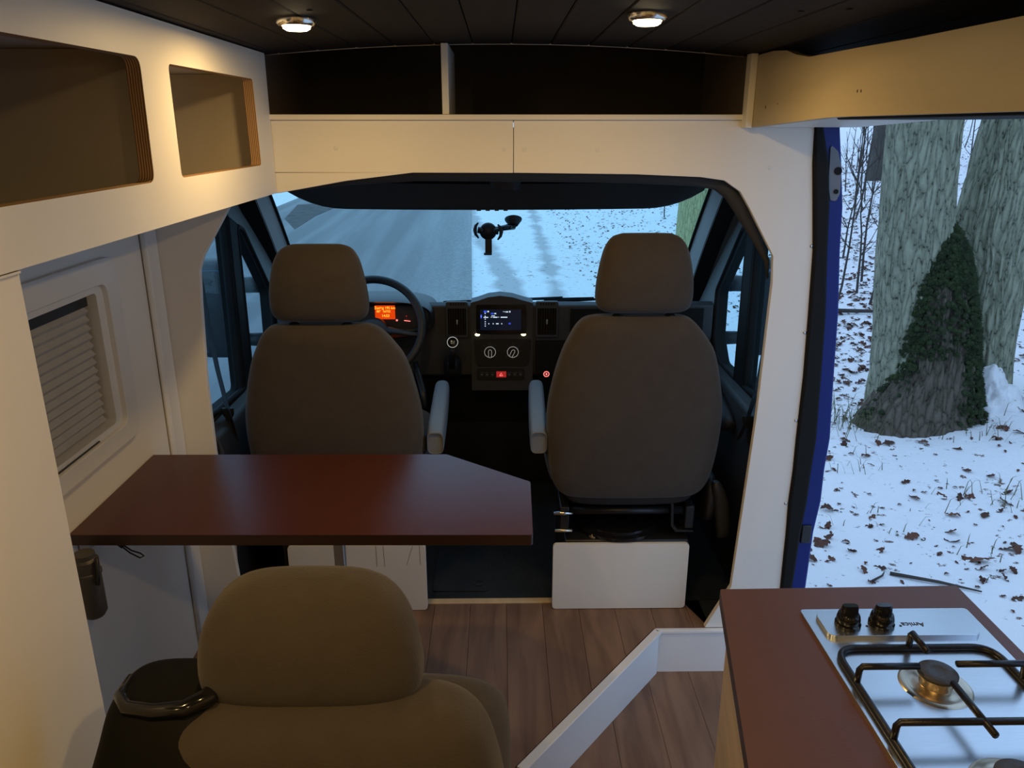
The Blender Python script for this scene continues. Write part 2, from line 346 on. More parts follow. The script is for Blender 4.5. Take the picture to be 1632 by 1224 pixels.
def loft(bm, secs, n=40, cap=True, mi=0, axis='z', steps=1):
    """secs: (c0, c1, s, half0, half1, exponent): superellipse sections stacked along an axis"""
    A = np.array(secs, float)
    if steps > 1:
        k = len(A); t = np.arange(k); tt = np.linspace(0, k-1, (k-1)*steps+1); out = []
        for x in tt:                                   # Catmull-Rom
            i = min(int(x), k-2); f = x-i
            p0, p1, p2, p3 = A[max(i-1, 0)], A[i], A[i+1], A[min(i+2, k-1)]
            out.append(.5*((2*p1)+(-p0+p2)*f+(2*p0-5*p1+4*p2-p3)*f*f+(-p0+3*p1-3*p2+p3)*f**3))
        A = np.array(out)
    rings = []
    for c0, c1, s, h0, h1, e in A:
        h0, h1 = max(h0, 1e-4), max(h1, 1e-4); ring = []
        for j in range(n):
            a = 2*PI*j/n; ca, sa = math.cos(a), math.sin(a)
            u = c0 + h0*math.copysign(abs(ca)**(2/e), ca); w = c1 + h1*math.copysign(abs(sa)**(2/e), sa)
            ring.append(bm.verts.new({'z': (u, w, s), 'y': (u, s, w), 'x': (s, u, w)}[axis]))
        rings.append(ring)
    for a, b in zip(rings, rings[1:]):
        for j in range(n): bm.faces.new((a[j], a[(j+1) % n], b[(j+1) % n], b[j])).material_index = mi
    if cap:
        bm.faces.new(rings[0][::-1]).material_index = mi; bm.faces.new(rings[-1]).material_index = mi
    return bm
def text(name, s, size, mat, parent, loc, rot, ext=0.0003, align='CENTER'):
    cu = bpy.data.curves.new('t', 'FONT'); cu.body = s; cu.size = size; cu.align_x = align; cu.align_y = 'CENTER'; cu.extrude = ext
    t = bpy.data.objects.new('t', cu); C.objects.link(t); dg = bpy.context.evaluated_depsgraph_get()
    me = bpy.data.meshes.new_from_object(t.evaluated_get(dg)); bpy.data.objects.remove(t); bpy.data.curves.remove(cu)
    from mathutils import Euler
    me.transform(Matrix.Translation(loc) @ Euler(rot).to_matrix().to_4x4()); me.materials.clear()
    return obj(name, me, mat, parent)
def inst(name, me, parent, loc, **k):
    o = bpy.data.objects.new(name, me); C.objects.link(o); o.parent = parent; o.location = Vector(loc) - wloc(parent)
    return o

# ================================================================== THE SETTING: van shell
# ---- floors
floor = struct_root('floor', (0, 0, 0))
obj('underlay', box(box(B(), -0.96, 0.04, -1.5, 2.09, -0.20, -0.012), -0.96, 0.66, 2.09, 2.28, -0.20, -0.012), 'lining_dark', floor)
PLAT = [(-0.93, -1.5), (0.03, -1.5), (0.03, 1.545), (0.475, 2.10), (0.655, 2.10), (0.60, 2.245), (-0.93, 2.245)]
def clip(poly, x, keep_less):
    out = []
    for i, p in enumerate(poly):
        q = poly[(i+1) % len(poly)]; a = (p[0] <= x) == keep_less or p[0] == x; b = (q[0] <= x) == keep_less or q[0] == x
        if a: out.append(p)
        if a != b:
            t = (x-p[0])/(q[0]-p[0]); out.append((x, p[1]+t*(q[1]-p[1])))
    return out
def planks(poly, x0, x1, w, z, t, name, mat, parent):
    x = x0
    while x < x1:
        s = clip(clip(poly, x+0.0006, False), min(x+w, x1)-0.0006, True)
        d = [s[i] for i in range(len(s)) if (Vector(s[i])-Vector(s[i-1])).length > 1e-4]
        if len(d) >= 3: obj(name, plate(B(), d, [], XY(z-t), t), mat, parent)
        x += w
planks(PLAT, -0.93, 0.66, 0.118, 0.0, 0.012, 'plank', 'floor_wood', floor)
obj('lower_underlay', bx(0.05, 0.90, -1.5, 2.10, -0.21, -0.165), 'lining_dark', floor)
LOW = [(0.052, -1.5), (0.90, -1.5), (0.90, 2.088), (0.487, 2.088), (0.052, 1.545)]
planks(LOW, 0.052, 0.90, 0.135, -0.152, 0.013, 'plank', 'floor_wood', floor)
cabfloor = obj('cab_mat', bx(-0.93, 0.93, 2.272, 3.45, -0.06, -0.006), 'rubber_mat', floor)
hb = plate(B(), rpoly(rect(-0.238, -0.05, 2.325, 2.65), .012), [], XY(-0.006), 0.005); obj('hatch_lid', hb, 'rubber_mat', floor, bevel=.002)
obj('hatch_lock', lathe(B(), [(.016, 0), (.016, .004), (.011, .005), (.011, .003), (.004, .003), (.004, .006), (0, .006)], (-.081, 2.366, -.001), 20), 'dark_plastic', floor)
# ---- step edging
trim1 = struct_root('trim_1', (0.48, 2.09, -0.15))
obj('riser', plate(B(), [(0.481, -0.152), (0.862, -0.152), (0.862, -0.008), (0.481, -0.008)], [], XZ(2.10), 0.012), 'white_gloss', trim1)
obj('nosing', bx(0.481, 0.862, 2.083, 2.0995, -0.008, 0.003), 'white_gloss', trim1, bevel=.002)
trim2 = struct_root('trim_2', (0.05, 1.55, -0.15))
dv = (Vector((0.481, 2.088, 0)) - Vector((0.040, 1.540, 0))).normalized(); ln = (Vector((0.481, 2.088, 0)) - Vector((0.040, 1.540, 0))).length
basis = ((0.040, 1.540, 0), dv, (0, 0, 1))
obj('riser', plate(B(), rect(0, ln, -0.152, -0.008), [], basis, 0.012), 'white_gloss', trim2)
nv = dv.cross(Vector((0, 0, 1)))
obj('nosing', plate(B(), rect(0, ln+.006, -0.008, 0.003), [], (Vector((0.040, 1.540, 0))-nv*.008, dv, (0, 0, 1)), 0.026), 'white_gloss', trim2, bevel=.002)
trim3 = struct_root('trim_3', (0.045, 0, -0.15))
obj('riser', bx(0.035, 0.047, -1.5, 1.540, -0.152, -0.008), 'white_gloss', trim3)
obj('nosing', bx(0.028, 0.052, -1.5, 1.538, -0.008, 0.003), 'white_gloss', trim3, bevel=.002)
obj('side_sill', bx(.60, .96, 2.105, 2.30, -.25, -.012), 'rubber_mat', floor)
obj('side_sill', bx(-.98, -.935, 2.0, 2.30, -.25, -.012), 'rubber_mat', floor)
t4 = obj('trim_4', bx(-0.93, 0.60, 2.2455, 2.272, -0.02, 0.004), 'pine', bevel=.002); t4['kind'] = 'structure'

# ---- ceiling: arched dark boards
def cz(x): return 1.702 - 0.075*x*x
ceil = struct_root('ceiling', (0, 0, 1.70))
obj('roof_panel', bx(-1.0, 1.0, -1.5, 2.75, 1.745, 1.79), 'dark_shelf', ceil)
pw = 0.0985; x = -0.955
while x < 0.95:
    a, b = x+.0012, x+pw-.0012
    bm = B(); prof = [(a, cz(a)+.002), (a+.0025, cz(a)), (b-.0025, cz(b)), (b, cz(b)+.002), (b, cz(b)+.014), (a, cz(a)+.014)]
    o_, ux, uy = (0, 2.165, 0), (1, 0, 0), (0, 0, 1)
    plate(bm, prof, [], (o_, ux, uy), 3.66); obj('ceiling_board', bm, 'dark_stain', ceil)
    x += pw
# groove backing (dark) just above the boards
obj('backing', plate(B(), [(-.955+i*.0955, cz(-.955+i*.0955)+.013) for i in range(21)] + [(.955, 1.74), (-.955, 1.74)], [], ((0, 2.16, 0), (1, 0, 0), (0, 0, 1)), 3.6), 'dark_shelf', ceil)
# board knots / fixings on the near right boards
for (kx, ky) in ((0.50, 1.42), (0.555, 1.36), (0.60, 1.20), (-0.33, 1.50)):
    obj('knot', lathe(B(), [(.006, -.0012), (.004, -.002), (0, -.002)], (kx, ky, cz(kx)), 10), 'rubber_seal', ceil)

# ---- walls
wl = struct_root('wall_left', (-0.93, 0.3, 0))
WIN_OUT = rpoly([(0.90, .80), (1.842, .80), (1.842, 1.198), (0.90, 1.198)], .04, 6)
obj('wall_panel', plate(B(), rect(-1.5, 2.025, -0.2, 1.74), [WIN_OUT], YZ(-0.965), 0.045), 'white_board', wl)
obj('outer_skin', plate(B(), rect(-1.5, 2.2, -0.4, 1.78), [rpoly(rect(.93, 1.81, .83, 1.17), .03)], YZ(-1.0), 0.03), 'van_outer', wl)
obj('joint_strip', plate(B(), [(2.028, -0.0), (2.098, -0.0), (2.098, 1.345), (2.028, 1.345)], [], YZ(-0.97), 0.065), 'white_frame', wl, bevel=.006)
obj('corner_bead', tube(B(), [(-.912, 2.026, 0.0), (-.912, 2.026, 1.34)], .006, 10), 'white_frame', wl, smooth=True)
wr = struct_root('wall_right', (0.95, -0.3, 0))
obj('wall_panel', bx(0.90, 0.95, -1.5, 0.78, -0.2, 1.74), 'white_board', wr)
obj('wall_above_door', bx(0.92, 0.96, 0.78, 2.2, 1.56, 1.78), 'white_board', wr)
wb = obj('wall_back', bx(-1.0, 1.0, -1.55, -1.5, -0.25, 1.79), 'white_board'); wb['kind'] = 'structure'

# ---- partition round the cab opening
wf = struct_root('wall_front', (0, 2.11, 0))
TH = 0.018
def panel(name, pts, mat='white_board', r=0, y=2.118, **k):
    return obj(name, plate(B(), rpoly(pts, r, 5), [], XZ(y), TH), mat, wf, bevel=.0012, **k)
panel('beam_board', [(-0.60, 1.390), (0.0335, 1.388), (0.0335, 1.517), (-0.60, 1.517)])
panel('gusset_board', [(-0.60, 1.336), (-0.573, 1.338), (-0.40, 1.368), (-0.225, 1.389), (-0.60, 1.3885)])
RE = [(1.497, .808), (1.412, .813), (1.3, .827), (1.185, .841), (1.012, .849), (.831, .856), (.64, .857), (.439, .859), (.149, .864), (0.003, .866)]
pr = [(0.035, 1.388), (0.35, 1.384), (0.52, 1.377), (0.585, 1.368), (0.628, 1.340), (0.655, 1.300), (0.732, 1.172), (0.738, 1.10), (0.732, .70), (0.708, .15), (0.637, .003)] + [(x, z) for z, x in reversed(RE)] + [(0.80, 1.517), (0.035, 1.517)]
rp = panel('pillar_board', pr)
panel('pillar_board', [(-0.945, 0.003), (-0.79, 0.003), (-0.803, .197), (-.818, .45), (-.825, .611), (-.824, .82), (-.812, 1.05), (-.805, 1.138), (-.79, 1.175), (-.708, 1.302), (-.66, 1.334), (-.603, 1.34), (-.603, 1.517), (-.945, 1.517)])
for sx, sz in ((.832, 1.198), (.842, .959), (.847, .699), (.846, .435)):
    obj('screw', lathe(B(), [(.0048, 0), (.0048, .0015), (.0035, .003), (0, .0034)], (sx, 2.1, sz), 14, (0, -1, 0)), 'chrome', rp, smooth=True)
for sx, sz in ((-0.42, 1.45), (0.01, 1.447), (0.062, 1.446), (.25, 1.445), (.70, 1.40)):
    obj('filler_dab', lathe(B(), [(.006, 0), (.004, .0006), (0, .0007)], (sx, 2.1, sz), 10, (0, -1, 0)), 'white_frame', wf)
# ---- door opening: rubber seal and blue door jamb
wj = struct_root('trim_5', (0.88, 2.12, -0.15))
RW = [(1.56, .80, .822, .868), (1.497, .808, .827, .874), (1.412, .813, .851, .889), (1.3, .827, .867, .907), (1.185, .841, .876, .915), (1.012, .849, .893, .933), (.831, .856, .903, .944), (.64, .857, .912, .957), (.541, .859, .909, .953), (.439, .857, .908, .955), (.334, .861, .901, .945), (.149, .864, .897, .944), (-.25, .866, .89, .93)]
bm = B(); plate(bm, [(a-.004, z) for z, a, b, c in RW] + [(b, z) for z, a, b, c in reversed(RW)], [], XZ(2.135), 0.045); obj('door_seal', bm, 'rubber_seal', wj, bevel=.008, bseg=3)
bm = B(); plate(bm, [(b-.012, z) for z, a, b, c in RW] + [(c, z) for z, a, b, c in reversed(RW)], [], XZ(2.20), 0.095); obj('door_jamb', bm, 'blue_paint', wj, bevel=.006, bseg=3)
bm = B(); plate(bm, rpoly([(.852, 1.46), (.874, 1.44), (.888, 1.40), (.892, 1.335), (.884, 1.315), (.868, 1.318), (.858, 1.36)], .006), [], XZ(2.106), .006); obj('striker_plate', bm, 'vinyl_grey', wj, bevel=.001)
obj('striker_hole', lathe(B(), [(.010, 0), (.010, .003), (0, .0032)], (.879, 2.1, 1.392), 16, (0, -1, 0)), 'rubber_seal', wj)
obj('striker_hole', lathe(B(), [(.006, 0), (.006, .003), (0, .0032)], (.880, 2.1, 1.340), 16, (0, -1, 0)), 'rubber_seal', wj)
obj('jamb_bracket', bx(.905, .935, 2.098, 2.107, .30, .36), 'black_plastic', wj, bevel=.003)
obj('sill_step', bx(.90, 1.0, .70, 2.15, -.42, -.17), 'dark_plastic', wj, bevel=.01)
# door-header rail above the opening, blue outside edge
obj('header_rail', bx(.915, .96, .78, 2.15, 1.53, 1.575), 'rubber_seal', wj, bevel=.004)
obj('header_seal', bx(.652, .912, .2, 1.597, 1.514, 1.532), 'rubber_seal', wj, bevel=.004)
obj('rear_post', bx(.90, .99, .68, .78, -.4, 1.56), 'blue_paint', wj, bevel=.01)

# ---- valance over the sliding door
tv = struct_root('trim_6', (0.63, 1.5, 1.6))
vtop = [(2.098, 1.668), (1.95, 1.668), (1.86, 1.661), (1.80, 1.648), (1.72, 1.637), (1.64, 1.636), (1.50, 1.634), (1.30, 1.630), (1.02, 1.628), (0.2, 1.625)]
vp = [(2.098, 1.499), (2.02, 1.5015), (1.60, 1.5175), (1.52, 1.5185), (0.2, 1.5185)] + vtop[::-1]
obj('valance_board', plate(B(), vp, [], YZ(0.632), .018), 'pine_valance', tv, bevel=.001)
obj('end_board', bx(.615, .6315, 2.06, 2.098, 1.4985, 1.672), 'white_board', tv, bevel=.001)
sof = B(); q = [((.651, 2.098, 1.500), (.651, 1.60, 1.5185)), ((.80, 2.098, 1.500), (.80, 1.60, 1.5185)), ((.93, 2.098, 1.53), (.93, 1.60, 1.535))]
plate(sof, [(2.098, 1.500), (1.60, 1.5185), (1.60, 1.53), (2.098, 1.515)], [], YZ(.651), .26); obj('soffit', sof, 'white_board', tv)
for ky, kz, kr in ((1.97, 1.546, .004), (1.885, 1.551, .0022), (1.47, 1.561, .003), (1.455, 1.5605, .003)):
    obj('wood_knot', lathe(B(), [(kr, 0), (kr*.6, .0006), (0, .0007)], (.632, ky, kz), 10, (-1, 0, 0)), 'table_edge', tv)

# ---- cab shell: roof lining, header, windscreen, pillars, doors
cr = struct_root('trim_7', (0, 2.4, 1.4))
bm = B(); plate(bm, [(2.13, 1.402), (2.75, 1.345), (2.86, 1.33), (2.86, 1.46), (2.13, 1.50)], [], YZ(-.88), 1.73); obj('roof_lining', bm, 'header_grey', cr)
# rolled trim round the opening
pts = [(-.60, 1.356), (-.40, 1.376), (-.22, 1.386), (.1, 1.384), (.35, 1.380), (.52, 1.372), (.580, 1.362), (.618, 1.336), (.645, 1.298), (.70, 1.21), (.735, 1.15), (.742, 1.10)]
obj('opening_trim', tube(B(), [(x, 2.155, z) for x, z in pts], [.022]*8 + [.020, .013, .008, .003], 12), 'header_grey', cr, smooth=True)
# windscreen header / visor shelf: bottom edge sags in the middle
bm = B(); n = 36; secs = []
for i in range(n+1):
    x = -.70 + 1.37*i/n; e = abs((x+.015)/.685); zb = 1.236 + .012*e**2 + .055*max(0, (e-.72)/.28)**2.2
    yb = 2.70 - .05*e**2; th = .058*(1-.85*max(0, (e-.85)/.15)**2)
    secs.append([(x, yb-.03, zb+.012), (x, yb-.012, zb), (x, yb+.02, zb), (x, yb+.06, zb+.05), (x, yb+.05, zb+th+.06), (x, yb-.06, zb+th+.03), (x, yb-.05, zb+th)])
R = [[bm.verts.new(p) for p in s] for s in secs]
for a, b in zip(R, R[1:]):
    for j in range(7): bm.faces.new((a[j], a[(j+1) % 7], b[(j+1) % 7], b[j]))
bm.faces.new(R[0]); bm.faces.new(R[-1][::-1])
obj('screen_header', bm, 'header_grey', cr, auto=50)
ob = loft(B(), [(0.015, 2.50, 1.325, .040, .04, 4), (0.015, 2.50, 1.318, .045, .045, 4), (.015, 2.51, 1.345, .05, .05, 4), (.015, 2.51, 1.375, .05, .05, 4)], 28)
obj('roof_lamp', ob, 'dark_plastic', cr, auto=40)
for i in range(4): obj('header_clip', bx(-.080+.03*i, -.065+.03*i, 2.68, 2.70, 1.2335, 1.244), 'black_plastic', cr, bevel=.002)
# windscreen
def wspt(s, t):   # s -1..1 across, t 0 bottom .. 1 top
    xb, xt = 0.835, 0.770; e = s*s
    pb = Vector((s*xb-.045, 3.72 - .20*e, .68)); pt = Vector((s*xt-.035, 2.86 - .13*e, 1.335))
    p = pb.lerp(pt, t); p.z += .03*math.sin(PI*t); return p
bm = B(); gx, gy = 28, 12
G = [[bm.verts.new(wspt(-1+2*i/gx, j/gy)) for i in range(gx+1)] for j in range(gy+1)]
for j in range(gy):
    for i in range(gx): bm.faces.new((G[j][i], G[j][i+1], G[j+1][i+1], G[j+1][i]))
w1 = struct_root('window_1', (0, 3.3, 1.0))
obj('windscreen', bm, 'windscreen_glass', w1, smooth=True)
for s in (-1, 1):
    obj('glass_edge', tube(B(), [wspt(s*.985, t/10) - Vector((0, .004, 0)) for t in range(11)], .006, 8), 'rubber_seal', w1, smooth=True)
# A-pillars and door frames, one side then its mirror
def pillar(side, num):
    tr = struct_root('trim_%d' % num, (side*.8, 3.0, 1.0))
    def strip(o0, o1, thick, mat, name):
        bm = B(); rings = []
        for i in range(15):
            t = -.04 + 1.04*i/14; p = wspt(side*1.0, 1-t) + Vector((0, -.012, 0))
            a = p + Vector((side*o0[0], o0[1], 0)); b = p + Vector((side*o1[0], o1[1], 0)); nn = Vector((0, thick, thick*.5))
            rings.append([bm.verts.new(v) for v in (a, b, b+nn, a+nn)])
        for a, b in zip(rings, rings[1:]):
            for j in range(4): bm.faces.new((a[j], a[(j+1) % 4], b[(j+1) % 4], b[j]))
        bm.faces.new(rings[0]); bm.faces.new(rings[-1][::-1]); obj(name, bm, mat, tr, auto=40)
    strip((-.008, .004), (.016, -.085), .02, 'pillar_trim', 'pillar_cover')
    strip((.014, -.082), (.070, -.115), .05, 'rubber_seal', 'pillar_seal')
    strip((.068, -.112), (.125, -.112), .05, 'door_inner', 'frame_edge')
pillar(-1, 8); pillar(1, 9)
def door(side, num, x):
    d = struct_root('door_%d' % num, (x, 2.7, 0))
    out = [(2.13, -.25), (3.42, -.25), (3.42, .66), (3.30, .80), (2.78, 1.30), (2.60, 1.375), (2.13, 1.40)]
    rear = rpoly([(2.17, .665), (2.575, .645), (2.590, 1.225), (2.50, 1.28), (2.17, 1.30)], .02)
    front = rpoly([(2.665, .640), (2.90, .635), (2.985, .72), (2.995, .90), (2.735, 1.165), (2.672, 1.190)], [.01, .05, .04, .05, .02, .02])
    obj('frame', plate(B(), out, [rear, front], YZ(x if side > 0 else x-.04), .04, 0, 1), ['door_inner', 'rubber_seal'], d, bevel=.006)
    for nm, hole in (('window_seal', rear), ('window_seal', front)):
        pp = [(x-side*.004, a, b) for a, b in hole]; obj(nm, tube(B(), pp + pp[:2], .010, 8, caps=False), 'rubber_seal', d, smooth=True)
    obj('division_bar', plate(B(), [(2.556, .63), (2.672, .63), (2.676, 1.20), (2.576, 1.24)], [], YZ(x-.02 if side < 0 else x-.012), .03), 'rubber_seal', d, bevel=.01, bseg=3)
    for hole in (rear, front):
        obj('pane', plate(B(), hole, [], YZ(x+side*.02), .004), 'side_glass', d)
    # inner door card with a shoulder and arm rest
    prof = [(0, -.02), (.055, -.02), (.06, .30), (.085, .42), (.055, .50), (.06, .575), (.045, .625), (0, .645)]
    bm = B(); o_ = (x-side*.0, 2.16, 0)
    plate(bm, [(-side*a, b) for a, b in prof], [], ((x, 3.30, 0), (1, 0, 0), (0, 0, 1)), 1.12)
    obj('door_card', bm, 'dark_plastic', d, bevel=.012, bseg=3)
    obj('armrest', loft(B(), [(x-side*.075, .545, 2.45, .015, .015, 2.5), (x-side*.085, .555, 2.50, .03, .03, 2.5), (x-side*.085, .60, 2.75, .03, .03, 2.5), (x-side*.07, .63, 2.95, .02, .02, 2.5)], 20, axis='y', steps=4), 'dark_plastic', d, smooth=True)
    obj('upper_shell', bx(min(x-side*.09, x-side*.03), max(x-side*.09, x-side*.03), 2.14, 2.75, 1.41, 1.74), 'van_outer', d)
    return d
door(-1, 1, -.890); door(1, 2, .845)
# lower pillar covers behind the doors
for s, x, nm in ((1, .745, 'trim_10'), (-1, -.83, 'trim_11')):
    bm = B(); secs = []
    plate(bm, [(x+s*.02, .003), (x+s*.09, .003), (x+s*.09, .60), (x+s*.05, .56), (x+s*.012, .45), (x, .30), (x+s*.004, .15)], [], XZ(2.20), .07)
    o = obj(nm, bm, 'lining', bevel=.008, bseg=3); o['kind'] = 'structure'
# bulkhead under the windscreen keeps daylight out of the footwell
fw = struct_root('wall_bulkhead', (0, 3.5, 0.3)); fw['kind'] = 'structure'
obj('bulkhead', bx(-1.0, 1.0, 3.42, 3.47, -.3, .66), 'black_plastic', fw)
obj('cowl', plate(B(), [(3.42, .62), (3.80, .62), (3.80, .675), (3.42, .69)], [], YZ(-1.0), 2.0), 'black_plastic', fw)

# ---- camper window in the left wall with its pleated blind
w2 = struct_root('window_2', (-.93, 1.4, 1.0))
def roundrect(y0, y1, z0, z1, r): return rpoly([(y0, z0), (y1, z0), (y1, z1), (y0, z1)], r, 6)
obj('outer_frame', plate(B(), roundrect(.88, 1.862, .772, 1.216, .05), [roundrect(.935, 1.805, .815, 1.160, .03)], YZ(-.955), .046), 'white_frame', w2, bevel=.008, bseg=3)
obj('inner_frame', plate(B(), roundrect(.925, 1.815, .805, 1.170, .03), [roundrect(.955, 1.775, .828, 1.142, .012)], YZ(-.972), .050), 'white_frame', w2, bevel=.004)
obj('pane', bx(-.985, -.980, .93, 1.81, .82, 1.17), 'black_gloss', w2)
obj('cassette_shadow', bx(-.972, -.945, .955, 1.775, 1.112, 1.142), 'dark_plastic', w2)  # dark strip standing in for the shadow of the insect screen cassette
obj('sill_grip', bx(-.925, -.919, 1.50, 1.68, .814, .818), 'dark_plastic', w2)
pz0, pz1, npl = .829, 1.112, 14
ph = (pz1-pz0)/npl
bm = plate(B(), [(-.004, 0), (.006, ph*.5), (-.004, ph), (-.006, ph), (.004, ph*.5), (-.006, 0)], [], ((0, .40, 0), (1, 0, 0), (0, 0, 1)), .80)
pme = bpy.data.meshes.new('pleat'); bmesh.ops.recalc_face_normals(bm, faces=bm.faces[:]); bm.to_mesh(pme); bm.free(); pme.materials.append(MATS['blind_cloth'])
for i in range(npl): inst('pleat', pme, w2, (-.945, 1.364, pz0+i*ph))

# ================================================================== FURNITURE
# ---- overhead cabinet
oc = thing('overhead_cabinet', 'white overhead cabinet along the left wall with two open cut-outs', 'cabinet', (-.75, .9, 1.34))
X0 = -.604
holes = [rpoly([(1.484, 1.4125), (1.985, 1.4125), (1.978, 1.608), (1.486, 1.606)], .012), rpoly([(.72, 1.4115), (1.366, 1.4125), (1.372, 1.608), (.72, 1.604)], .02), rpoly(rect(-.2, .6, 1.41, 1.605), .02)]
obj('face_board', plate(B(), [(-.6, 1.336), (2.098, 1.338), (2.098, 1.6735), (-.6, 1.6735)], holes, YZ(X0), .024, 0, 1), ['white_board', 'ply_edge'], oc)
obj('bottom_board', bx(-.918, X0-.001, -.6, 2.096, 1.338, 1.354), 'white_board', oc)
obj('back_board', bx(-.918, -.910, -.6, 2.096, 1.355, 1.625), 'lining', oc)
obj('top_board', bx(-.908, X0-.001, -.6, 2.096, 1.625, 1.637), 'lining', oc)
obj('divider', bx(-.909, X0-.001, 1.42, 1.436, 1.355, 1.624), 'lining', oc)
obj('divider', bx(-.909, X0-.001, .64, .656, 1.355, 1.624), 'lining', oc)
obj('end_board', bx(-.909, X0-.001, 2.08, 2.096, 1.355, 1.624), 'lining', oc)
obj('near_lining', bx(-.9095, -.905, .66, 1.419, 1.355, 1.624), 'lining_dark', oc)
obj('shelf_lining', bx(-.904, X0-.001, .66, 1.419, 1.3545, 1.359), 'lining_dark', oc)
# ---- tall cabinet
tc_ = thing('tall_cabinet', 'tall plain white cabinet at the left edge, beside the nearest seat', 'cabinet', (-.75, .4, 0))
obj('side_panel', bx(-.60, -.582, -.6, .952, .003, 1.332), 'white_board', tc_, bevel=.002)
obj('end_panel', bx(-.918, -.60, .934, .952, .003, 1.332), 'white_board', tc_)
obj('top_rail', bx(-.60, -.580, -.6, .952, 1.3325, 1.3355), 'white_frame', tc_)
# ---- shelf above the cab
sh = thing('overcab_shelf', 'dark open shelf over the cab behind a white beam, split by a slim white divider', 'shelf', (0, 2.35, 1.52))
obj('shelf_lip', bx(-.60, .63, 2.092, 2.125, 1.5175, 1.531), 'white_board', sh, bevel=.0015)
obj('shelf_board', bx(-.90, .88, 2.126, 2.62, 1.515, 1.528), 'dark_shelf', sh)
obj('back_lining', bx(-.90, .88, 2.60, 2.62, 1.529, 1.742), 'dark_shelf', sh)
obj('side_lining', bx(.632, .644, 2.10, 2.599, 1.529, 1.742), 'lining_dark', sh)
obj('side_lining', bx(-.62, -.608, 2.10, 2.599, 1.529, 1.742), 'lining_dark', sh)
pts = [(x_, 2.1695, cz(x_)+.001) for x_ in np.linspace(-.60, .63, 24)]
obj('edge_bead', tube(B(), pts, .0025, 6), 'lining', sh, smooth=True)
obj('divider', bx(-.1455, -.1285, 2.10, 2.40, 1.5315, 1.698), 'white_frame', sh, bevel=.001)

# ---- table
tb = thing('table', 'dark brown table top with one cut-off corner, hung from the left wall', 'table', (-.40, 1.70, 0.003))
T = rpoly([(-.917, 1.492), (.066, 1.478), (.070, 1.74), (-.145, 1.912), (-.917, 1.920)], [.002, .008, .012, .015, .002], 6)
obj('table_top', plate(B(), T, [], XY(.655), .025, 0, 1), ['table_brown', 'table_edge'], tb, bevel=.0015)
obj('wall_rail', bx(-.918, -.895, 1.52, 1.90, .625, .654), 'aluminium', tb, bevel=.002)
lg = obj('leg', bx(-.408, -.383, 1.685, 1.71, .003, .654), 'aluminium', tb, bevel=.002)
obj('leg_bracket', bx(-.43, -.36, 1.66, 1.735, .640, .6545), 'dark_plastic', tb)
# torch hanging under the table
to = thing('torch', 'dark grey cylindrical torch hanging under the table at the wall', 'torch', (-.83, 1.42, .52))
obj('barrel', lathe(B(), [(.0, 0), (.020, .002), (.026, .012), (.026, .10), (.0285, .102), (.0285, .108), (.026, .110), (.026, .135), (.021, .140), (.021, .150), (0, .152)], (-.868, 1.45, .510), 20), 'torch_body', to, auto=35)
obj('clip', tube(B(), [(-.838, 1.44, .654), (-.838, 1.435, .61), (-.841, 1.435, .595)], .004, 8), 'seat_metal', to, smooth=True)
ln_ = thing('lanyard', 'black cord lanyard with a loop dangling from the table edge', 'cord', (-.80, 1.56, .654))
obj('cord', tube(B(), [(-.86, 1.54, .652), (-.845, 1.545, .635), (-.835, 1.548, .622)], [.004, .008, .008], 10), 'strap', ln_, smooth=True)
obj('loop', tube(B(), [(-.835, 1.548, .622), (-.822, 1.552, .607), (-.806, 1.556, .598), (-.80, 1.558, .590), (-.808, 1.556, .586), (-.826, 1.551, .602), (-.837, 1.547, .618)], .0018, 8), 'strap', ln_, smooth=True)

# ---- kitchen worktop, unit, hob
ku = thing('kitchen_unit', 'pale pine kitchen unit under the brown worktop by the sliding door', 'cabinet', (.62, .5, -.15))
obj('side_board', plate(B(), [(.235, .205), (.418, 1.235), (.434, 1.232), (.251, .202)], [], XY(-.150), .812), 'pine', ku)
obj('side_board', bx(.235, .251, -.5, .200, -.150, .662), 'pine', ku)
obj('end_board', bx(.435, .835, 1.215, 1.232, -.150, .662), 'white_board', ku)
obj('corner_batten', bx(.436, .47, 1.18, 1.2145, -.150, .660), 'pine', ku)
wt = thing('worktop', 'brown worktop beside the open sliding door with the hob set in it', 'worktop', (.62, .5, .663))
Wp = rpoly([(.215, .20), (.215, -.5), (.845, -.5), (.845, 1.258), (.402, 1.252)], [.02, 0, 0, .004, .006])
obj('top', plate(B(), Wp, [], XY(.6635), .0265, 0, 1), ['worktop_brown', 'worktop_edge'], wt, bevel=.0015)
hob = thing('gas_hob', 'stainless steel gas hob with black pan supports set in the worktop', 'hob', (.668, .92, .690))
ZH = .690
obj('plate', plate(B(), rpoly(rect(.522, .816, .662, 1.178), .008), [], XY(ZH), .006), 'steel', hob, bevel=.003, bseg=3)
bm = plate(B(), rpoly(rect(.540, .795, 1.092, 1.160), .015), [], XY(ZH+.005), .008); obj('control_panel', bm, 'steel', hob, bevel=.004, bseg=3)
for kx in (.583, .640):
    k = obj('knob', lathe(B(), [(.021, 0), (.021, .004), (.0185, .006), (.0195, .012), (.0175, .020), (.016, .022), (0, .022)], (kx, 1.124, ZH+.0132), 28), 'black_gloss', hob, auto=40)
    obj('grip', loft(B(), [(kx, 1.124, ZH+.034, .0145, .008, 3), (kx, 1.124, ZH+.044, .0140, .007, 3), (kx, 1.124, ZH+.050, .0125, .0055, 3)], 20), 'black_gloss', k, smooth=False)
    obj('mark', lathe(B(), [(.0022, 0), (.0022, .0004), (0, .0005)], (kx+.030, 1.118, ZH+.0133), 10), 'print_dark', hob)
